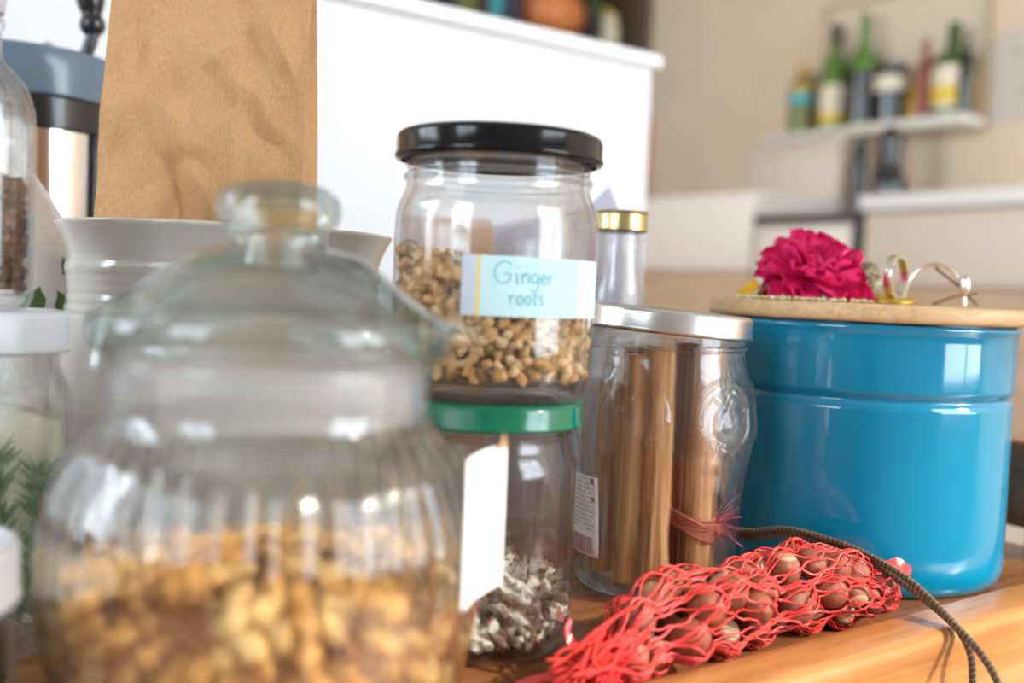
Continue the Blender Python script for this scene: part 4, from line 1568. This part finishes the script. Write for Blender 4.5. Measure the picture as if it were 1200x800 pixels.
def strip(pts, w, tdir, th=.0004, ruffle=.0):
    P = curve3(pts, 6)
    V, F = [], []
    for i, p in enumerate(P):
        t = (P[min(i + 1, len(P) - 1)] - P[max(i - 1, 0)]).normalized()
        b = t.cross(Vector(tdir)).normalized()
        n = b.cross(t)
        ww = w * (1 - .6 * (i / (len(P) - 1)) ** 3)
        for s in (-1, -.33, .33, 1):
            for q in (0, 1):
                V.append(p + b * ww * s / 2 + n * (th * q + ruffle * math.sin(s * 3 + i * .8)))
    for i in range(len(P) - 1):
        for s in range(3):
            a = i * 8 + s * 2
            F.append([a, a + 2, a + 10, a + 8])
            F.append([a + 1, a + 9, a + 11, a + 3])
        a = i * 8
        F.append([a, a + 8, a + 9, a + 1])
        F.append([a + 6, a + 7, a + 15, a + 14])
    return [tuple(v) for v in V], F


tl = [strip([(BX0 + .026 - .34, -.006, .021), (BX0 + .012 - .34, -.010, .013), (BX0 - .002 - .34, -.013, .004), (BX0 - .014 - .34, -.010, .002)], .013, (0, 0, 1), ruffle=.0008),
      strip([(BX0 + .020 - .34, .004, .016), (BX0 + .006 - .34, .004, .009), (BX0 - .008 - .34, .006, .0025), (BX0 - .020 - .34, .010, .0015)], .010, (0, 0, 1), ruffle=.0007),
      strip([(BX0 + .012 - .34, -.002, .010), (BX0 + .004 - .34, .000, .012), (BX0 + .000 - .34, .004, .018), (BX0 + .002 - .34, .006, .024)], .004, (0, 1, 0), ruffle=.0003)]
mesh_obj('plastic_band', *join(*tl), M['net_film'], nb, sharp=70)['label'] = 'shiny red plastic band at the tied left end'
tg = strip([(BX1 - .010 - .34, .000, .010), (BX1 - .002 - .34, -.002, .0165), (BX1 + .006 - .34, -.004, .0205), (BX1 + .013 - .34, -.006, .0200)], .013, (-.3, -.5, .6), ruffle=.0009)
mesh_obj('end_clip', *tg, M['net_film'], nb, sharp=70)['label'] = 'bright red plastic end clip'

# ================================================================== CORD
cd = empty('braided_cord', (0.42, 0.27, 0.0), 'thin brown twisted cord looping over the net and down the tray edge', 'cord')
co = Vector((-.42, -.27, 0))


def cord(pts, r=.00165):
    P = [p + co for p in curve3(pts, 16)]
    # resample evenly
    L = [0.0]
    for i in range(1, len(P)): L.append(L[-1] + (P[i] - P[i - 1]).length)
    n = int(L[-1] / .00055)
    A = np.array([tuple(p) for p in P])
    tt = np.linspace(0, L[-1], n)
    Q = [Vector((np.interp(t, L, A[:, 0]), np.interp(t, L, A[:, 1]), np.interp(t, L, A[:, 2]))) for t in tt]
    V, F = tube(Q, r, 15, twist=2600, lobes=3, lobe=.13)
    seg = 15
    mi = []
    for i in range(n - 1):
        for k in range(seg): mi.append(1 if (k * 3 // seg) == 0 else 0)
    mi += [0, 0]
    return V, F, mi


c1 = [(0.4135, 0.3640, 0.0270), (0.4110, 0.3480, 0.0300), (0.4150, 0.3270, 0.0350), (0.4215, 0.3000, 0.0330), (0.4238, 0.2820, 0.0290), (0.4222, 0.2647, 0.0245), (0.4200, 0.2510, 0.0185), (0.4162, 0.2375, 0.0122), (0.4125, 0.2240, 0.0055), (0.4085, 0.2132, -.0035), (0.4050, 0.2060, -.0180), (0.4040, 0.2050, -.0360)]
c2 = [(0.4140, 0.3668, 0.0240), (0.4135, 0.3480, 0.0268), (0.4170, 0.3270, 0.0318), (0.4228, 0.3000, 0.0298), (0.4252, 0.2820, 0.0255), (0.4250, 0.2665, 0.0205), (0.4225, 0.2520, 0.0158), (0.4190, 0.2385, 0.0105), (0.4164, 0.2305, 0.0030), (0.4160, 0.2282, -.0097), (0.4160, 0.2275, -.0250), (0.4162, 0.2272, -.0400)]
for c in (c1, c2):
    v, f, mi = cord(c)
    mesh_obj('cord_strand', v, f, [M['cord_a'], M['cord_b']], cd, midx=mi, sharp=80)

# ================================================================== KITCHEN BEHIND
K = {}
K['cab'] = plain('cabinet_cream', (0.66, 0.56, 0.46), 0.5)
K['cab_white'] = plain('cabinet_white', (0.76, 0.68, 0.60), 0.4)
K['worktop'] = plain('white_worktop', (0.82, 0.81, 0.79), 0.3)
K['lower'] = wood('tan_cabinet_wood', (0.40, 0.25, 0.14), (0.50, 0.33, 0.20), (0.56, 0.38, 0.24), 1, 3, 0.5)
K['black'] = plain('black_gap', (0.02, 0.018, 0.016), 0.4)
K['shelf'] = plain('pale_shelf', (0.72, 0.66, 0.56), 0.5)
K['bottle_green'] = plain('dark_green_glass', (0.035, 0.085, 0.012), 0.1, coat=.5)
K['bottle_mid'] = plain('mid_green_glass', (0.09, 0.19, 0.03), 0.1, coat=.5)
K['bottle_dark'] = plain('near_black_glass', (0.020, 0.022, 0.020), 0.15, coat=.5)
K['cream'] = plain('cream_label', (0.76, 0.68, 0.50), 0.6)
K['yellow'] = plain('yellow_label', (0.74, 0.50, 0.06), 0.6)
K['teal'] = plain('teal_label', (0.05, 0.38, 0.42), 0.6)
K['amber'] = plain('amber_plastic', (0.52, 0.30, 0.04), 0.3)
K['olive'] = plain('olive_content', (0.16, 0.17, 0.04), 0.3)
K['red'] = plain('dark_red_foil', (0.26, 0.06, 0.04), 0.4)
K['box'] = plain('beige_box', (0.66, 0.55, 0.44), 0.6)
K['frame'] = plain('light_wood_frame', (0.48, 0.37, 0.24), 0.6)
K['panel'] = plain('pale_panel', (0.68, 0.56, 0.41), 0.7)
K['paper'] = plain('greyish_paper', (0.58, 0.51, 0.44), 0.7)
K['orange'] = plain('orange_ceramic', (0.62, 0.20, 0.055), 0.35)
K['navy'] = plain('navy_cloth', (0.03, 0.045, 0.07), 0.7)
K['darkwood'] = wood('dark_bookcase_wood', (0.05, 0.03, 0.018), (0.08, 0.05, 0.03), (0.11, 0.07, 0.045), 2, 3, 0.5)


def unit(name, x0, y0, y1, z1, label, cat, top=None, doors=2, mat='cab', drop=.16):
    c = empty(name, ((x0 + XR) / 2, (y0 + y1) / 2, ZF), label, cat)
    ox, oy = (x0 + XR) / 2, (y0 + y1) / 2
    def P(n, b, m): return mesh_obj(n, *moved(b, (-ox, -oy, -ZF)), m, c)
    P('carcass', box(x0 + .02, XR - .002, y0, y1, ZF + .08, z1), K[mat])
    P('plinth', box(x0 + .06, XR - .002, y0, y1, ZF, ZF + .08), K['lower'])
    w = (y1 - y0) / doors
    for i in range(doors):
        a, b = y0 + w * i + .003, y0 + w * (i + 1) - .003
        d = P('drawer', box(x0, x0 + .02, a, b, z1 - drop, z1 - .004, .002), K[mat])
        d2 = P('door', box(x0, x0 + .02, a, b, ZF + .085, z1 - drop - .006, .002), K['lower'])
    return c


unit('kitchen_cabinet', 1.95, 0.20, 1.385, 0.352, 'long cream base cabinet under the white worktop at the right', 'cabinet', doors=2)
o = mesh_obj('worktop', *box(1.93, XR - .002, 0.20, 1.388, 0.352, 0.385, .003), K['worktop'])
tag(o, 'white worktop slab on the long cream cabinet at the right', 'worktop')
unit('kitchen_cabinet', 1.95, 1.70, 2.60, 0.415, 'white-fronted base cabinet left of the black-edged cooker', 'cabinet', doors=1, mat='cab_white', drop=.195)
ck = empty('cooker', (2.2, 1.545, ZF), 'cream cooker with black top edge and black side gap below the shelf', 'cooker')


def kp_(n, b, m): return mesh_obj(n, *moved(b, (-2.2, -1.545, -ZF)), m, ck)


kp_('body', box(1.97, XR - .002, 1.415, 1.695, ZF, .333), K['cab'])
kp_('hob', box(1.95, XR - .002, 1.392, 1.697, .333, .352, .002), K['black'])
kp_('side_gap', box(1.955, 2.3, 1.392, 1.414, ZF, .333), K['black'])
kp_('oven_door', box(1.95, 1.97, 1.42, 1.69, ZF + .12, .322, .002), K['cab_white'])
kp_('door_handle', tube([(1.935, 1.44, .18), (1.935, 1.67, .18)], .008, 10), M['chrome'])

bx_ = empty('storage_box', (2.35, 1.86, .415), 'plain beige box standing on the white-fronted cabinet', 'box')
mesh_obj('box_body', *box(-.07, .07, -.155, .155, 0, .135, .004), K['box'], bx_)
mesh_obj('box_lid', *box(-.073, .073, -.158, .158, .135, .165, .004), K['box'], bx_)

sh = empty('wall_shelf', (2.41, 1.735, .60), 'pale wall shelf carrying the row of bottles', 'shelf')
mesh_obj('board', *box(-.06, .058, -.325, .30, 0, .025, .002), K['shelf'], sh)
ZS = .6252


def bottle(name, x, y, z, prof, mat, label, cat, bands=(), cap=None, group=None):
    c = empty(name, (x, y, z), label, cat, group)
    mesh_obj('bottle_body', *lathe(sp2(prof, 4), 32), K[mat], c)
    for (z0, z1, r, m, nm) in bands:
        mesh_obj(nm, *lathe([(r - .001, z0), (r, z0 + .001), (r, z1 - .001), (r - .001, z1)], 32, closed=True), K[m], c)
    if cap:
        z0, z1, r, m = cap
        mesh_obj('cap', *lathe([(0, z0), (r, z0), (r, z1 - .003), (r - .003, z1), (0, z1)], 24), K[m], c)
    return c


wine = lambda h, r: [(0, 0), (r * .9, 0), (r, .006), (r, h * .56), (r * .88, h * .65), (r * .45, h * .73), (r * .36, h * .80), (r * .34, h * .985), (r * .30, h), (0, h)]
bottle('sauce_bottle', 2.41, 1.945, ZS, [(0, 0), (.034, 0), (.037, .006), (.037, .120), (.030, .150), (.015, .168), (.012, .172), (0, .173)], 'olive',
       'squat bottle with amber top and teal band at the left end of the shelf', 'bottle', ((.085, .118, .0385, 'teal', 'label_band'), (.118, .140, .0380, 'amber', 'label_band')), (.155, .195, .020, 'amber'))
bottle('wine_bottle', 2.41, 1.835, ZS, wine(.295, .037), 'bottle_mid', 'green wine bottle with large cream and yellow label, second from the left on the shelf', 'bottle',
       ((.020, .125, .0382, 'cream', 'label_band'), (.020, .050, .0386, 'yellow', 'label_band')), (.235, .298, .0150, 'bottle_dark'))
bottle('wine_bottle', 2.40, 1.735, ZS, wine(.305, .036), 'bottle_mid', 'tallest green bottle with slim pale-green neck and dark body on the shelf', 'bottle', ((.01, .150, .0372, 'bottle_dark', 'label_band'),))
bottle('round_bottle', 2.41, 1.652, ZS, [(0, 0), (.036, 0), (.042, .01), (.044, .09), (.042, .125), (.036, .142), (.036, .158), (0, .160)], 'bottle_dark',
       'dark round jar with small cream label in the middle of the shelf', 'jar', ((.085, .125, .0452, 'cream', 'label_band'),))
bottle('wine_bottle', 2.41, 1.480, ZS, wine(.235, .047), 'bottle_green', 'stout dark green bottle with big pale label at the right of the shelf', 'bottle',
       ((.020, .125, .0482, 'cream', 'label_band'), (.030, .075, .0486, 'yellow', 'label_band')))
bottle('small_bottle', 2.385, 1.540, ZS, [(0, 0), (.016, 0), (.018, .005), (.018, .130), (.010, .160), (.009, .200), (0, .202)], 'red',
       'slim dark red bottle just left of the stout green bottle', 'bottle')
bottle('small_bottle', 2.425, 1.585, ZS, [(0, 0), (.022, 0), (.024, .005), (.024, .060), (.014, .085), (.012, .105), (0, .107)], 'amber',
       'short amber bottle between the round jar and the stout green bottle', 'bottle')
bottle('small_bottle', 2.385, 1.4275, ZS, [(0, 0), (.014, 0), (.016, .005), (.016, .110), (.009, .150), (.009, .180), (0, .182)], 'bottle_dark',
       'slim black bottle at the right end of the shelf', 'bottle')
bottle('pepper_mill', 2.30, 1.655, .3525, [(0, 0), (.020, 0), (.022, .01), (.016, .07), (.019, .14), (.016, .17), (.020, .20), (0, .222)], 'bottle_dark', 'slim dark mill standing on the cooker, left of the wider one', 'mill')
bottle('pepper_mill', 2.30, 1.568, .3525, [(0, 0), (.040, 0), (.044, .01), (.044, .10), (.034, .125), (.026, .16), (.030, .20), (.024, .235), (0, .25)], 'bottle_dark', 'wide black mill standing on the cooker under the shelf', 'mill')

fp = empty('wall_panel', (XR - .001, 1.66, .79), 'pale framed panel on the beige wall behind the bottles', 'panel')
mesh_obj('panel_board', *box(-.008, 0, -.235, .24, -.19, .19), K['panel'], fp)
mesh_obj('frame', *join(box(-.016, 0, -.245, .25, .19, .205), box(-.016, 0, .24, .255, -.19, .205), box(-.016, 0, -.25, -.235, -.19, .205)), K['frame'], fp)
wp = empty('wall_paper_sheet', (XR - .001, 1.335, .72), 'greyish paper sheet with faint round marks pinned at the right of the panel', 'paper')
mesh_obj('sheet', *box(-.003, 0, -.11, .068, -.11, .115), K['paper'], wp)
for y, z, r in ((.010, .06, .010), (-.028, .03, .008), (-.01, -.04, .012)):
    mesh_obj('printed_mark', *moved(lathe([(r - .002, 0), (r, 0), (r, .0006), (r - .002, .0006)], 24, closed=True), (-.0036, y, z), rot=Matrix.Rotation(D(90), 3, 'Y')), K['red'], wp)

# ---- bookcase with clutter, seen over the white divider
bc = empty('bookcase', (1.95, 2.81, ZF), 'dark open bookcase behind the white divider', 'bookcase')


def bp_(n, b): return mesh_obj(n, *moved(b, (-1.95, -2.81, -ZF)), K['darkwood'], bc)


for x in (1.40, 2.41):
    bp_('upright', box(x, x + .03, 2.64, 2.985, ZF, 1.75, .002))
for z in (-.40, 0.06, .52, .955, 1.38, 1.72):
    bp_('shelf_board', box(1.43, 2.41, 2.64, 2.985, z, z + .025, .002))
bp_('back_board', box(1.43, 2.41, 2.975, 2.99, ZF, 1.75))
ZK = .9805


def book(x, w, h, mat, label):
    c = empty('book', (x, 2.78, ZK), label, 'book')
    mesh_obj('cover', *join(box(0, .003, -.09, .09, 0, h), box(w - .003, w, -.09, .09, 0, h), box(0.003, w - .003, -.09, -.086, 0, h)), K[mat], c)
    mesh_obj('pages', *box(.003, w - .003, -.086, .085, .003, h - .004), M['paper_white'], c)


for x, w, h, m, lb in ((1.66, .035, .24, 'navy', 'thin navy book at the left of the bookcase shelf'), (1.70, .06, .22, 'olive', 'thick olive book next to the thin navy one'),
                       (1.765, .05, .25, 'bottle_dark', 'black-spined book right of the olive one'), (1.82, .04, .23, 'teal', 'teal book right of the black-spined one'), (1.865, .07, .20, 'navy', 'thick navy book nearest the orange pot')):
    book(x, w, h, m, lb)
c = empty('round_pot', (2.10, 2.77, ZK), 'round orange pot on the bookcase behind the divider edge', 'pot')
mesh_obj('pot_body', *lathe(sp2([(0, .004), (.06, 0), (.10, .02), (.125, .07), (.118, .12), (.085, .15), (.075, .155), (.068, .150)], 6), 40), K['orange'], c)
mesh_obj('pot_lid', *lathe(sp2([(.078, .154), (.06, .17), (.02, .178), (.014, .19), (0, .194)], 4), 32), K['orange'], c)
c = empty('storage_tin', (2.262, 2.73, ZK), 'dark green storage tin right of the orange pot', 'tin')
mesh_obj('tin_body', *lathe([(0, 0), (.038, 0), (.038, .13), (0, .13)], 32), K['bottle_dark'], c)
mesh_obj('tin_lid', *lathe([(.0395, .118), (.0395, .142), (.03, .146), (0, .146)], 32), K['bottle_green'], c)
c = empty('ceramic_jar', (2.345, 2.75, ZK), 'cream ceramic jar at the right end of the bookcase shelf', 'jar')
mesh_obj('jar_body', *lathe(sp2([(0, 0), (.035, 0), (.044, .02), (.044, .09), (.034, .11), (.034, .12), (0, .12)], 4), 32), K['cream'], c)
mesh_obj('jar_lid', *lathe([(.037, .12), (.037, .13), (.012, .138), (.012, .15), (0, .152)], 32), K['yellow'], c)
c = empty('hanging_cloth', (2.46, 2.632, .50), 'orange and brown cloth hanging beside the bookcase end', 'cloth')
cl = panel(lambda u, v: (-.016 + .022 * u, -.004 - .003 * math.sin(u * 12 + v * 3), .25 * v), 10, 10)
o = mesh_obj('cloth_sheet', *cl, K['orange'], c)
so = o.modifiers.new('thickness', 'SOLIDIFY')
so.thickness = .003
mesh_obj('hook', *moved(tube(curve3([(0, 0, .25), (0, -.006, .258), (0, 0, .266), (0, .006, .262)], 4), .0015, 6), (0, 0, 0)), M['chrome'], c)
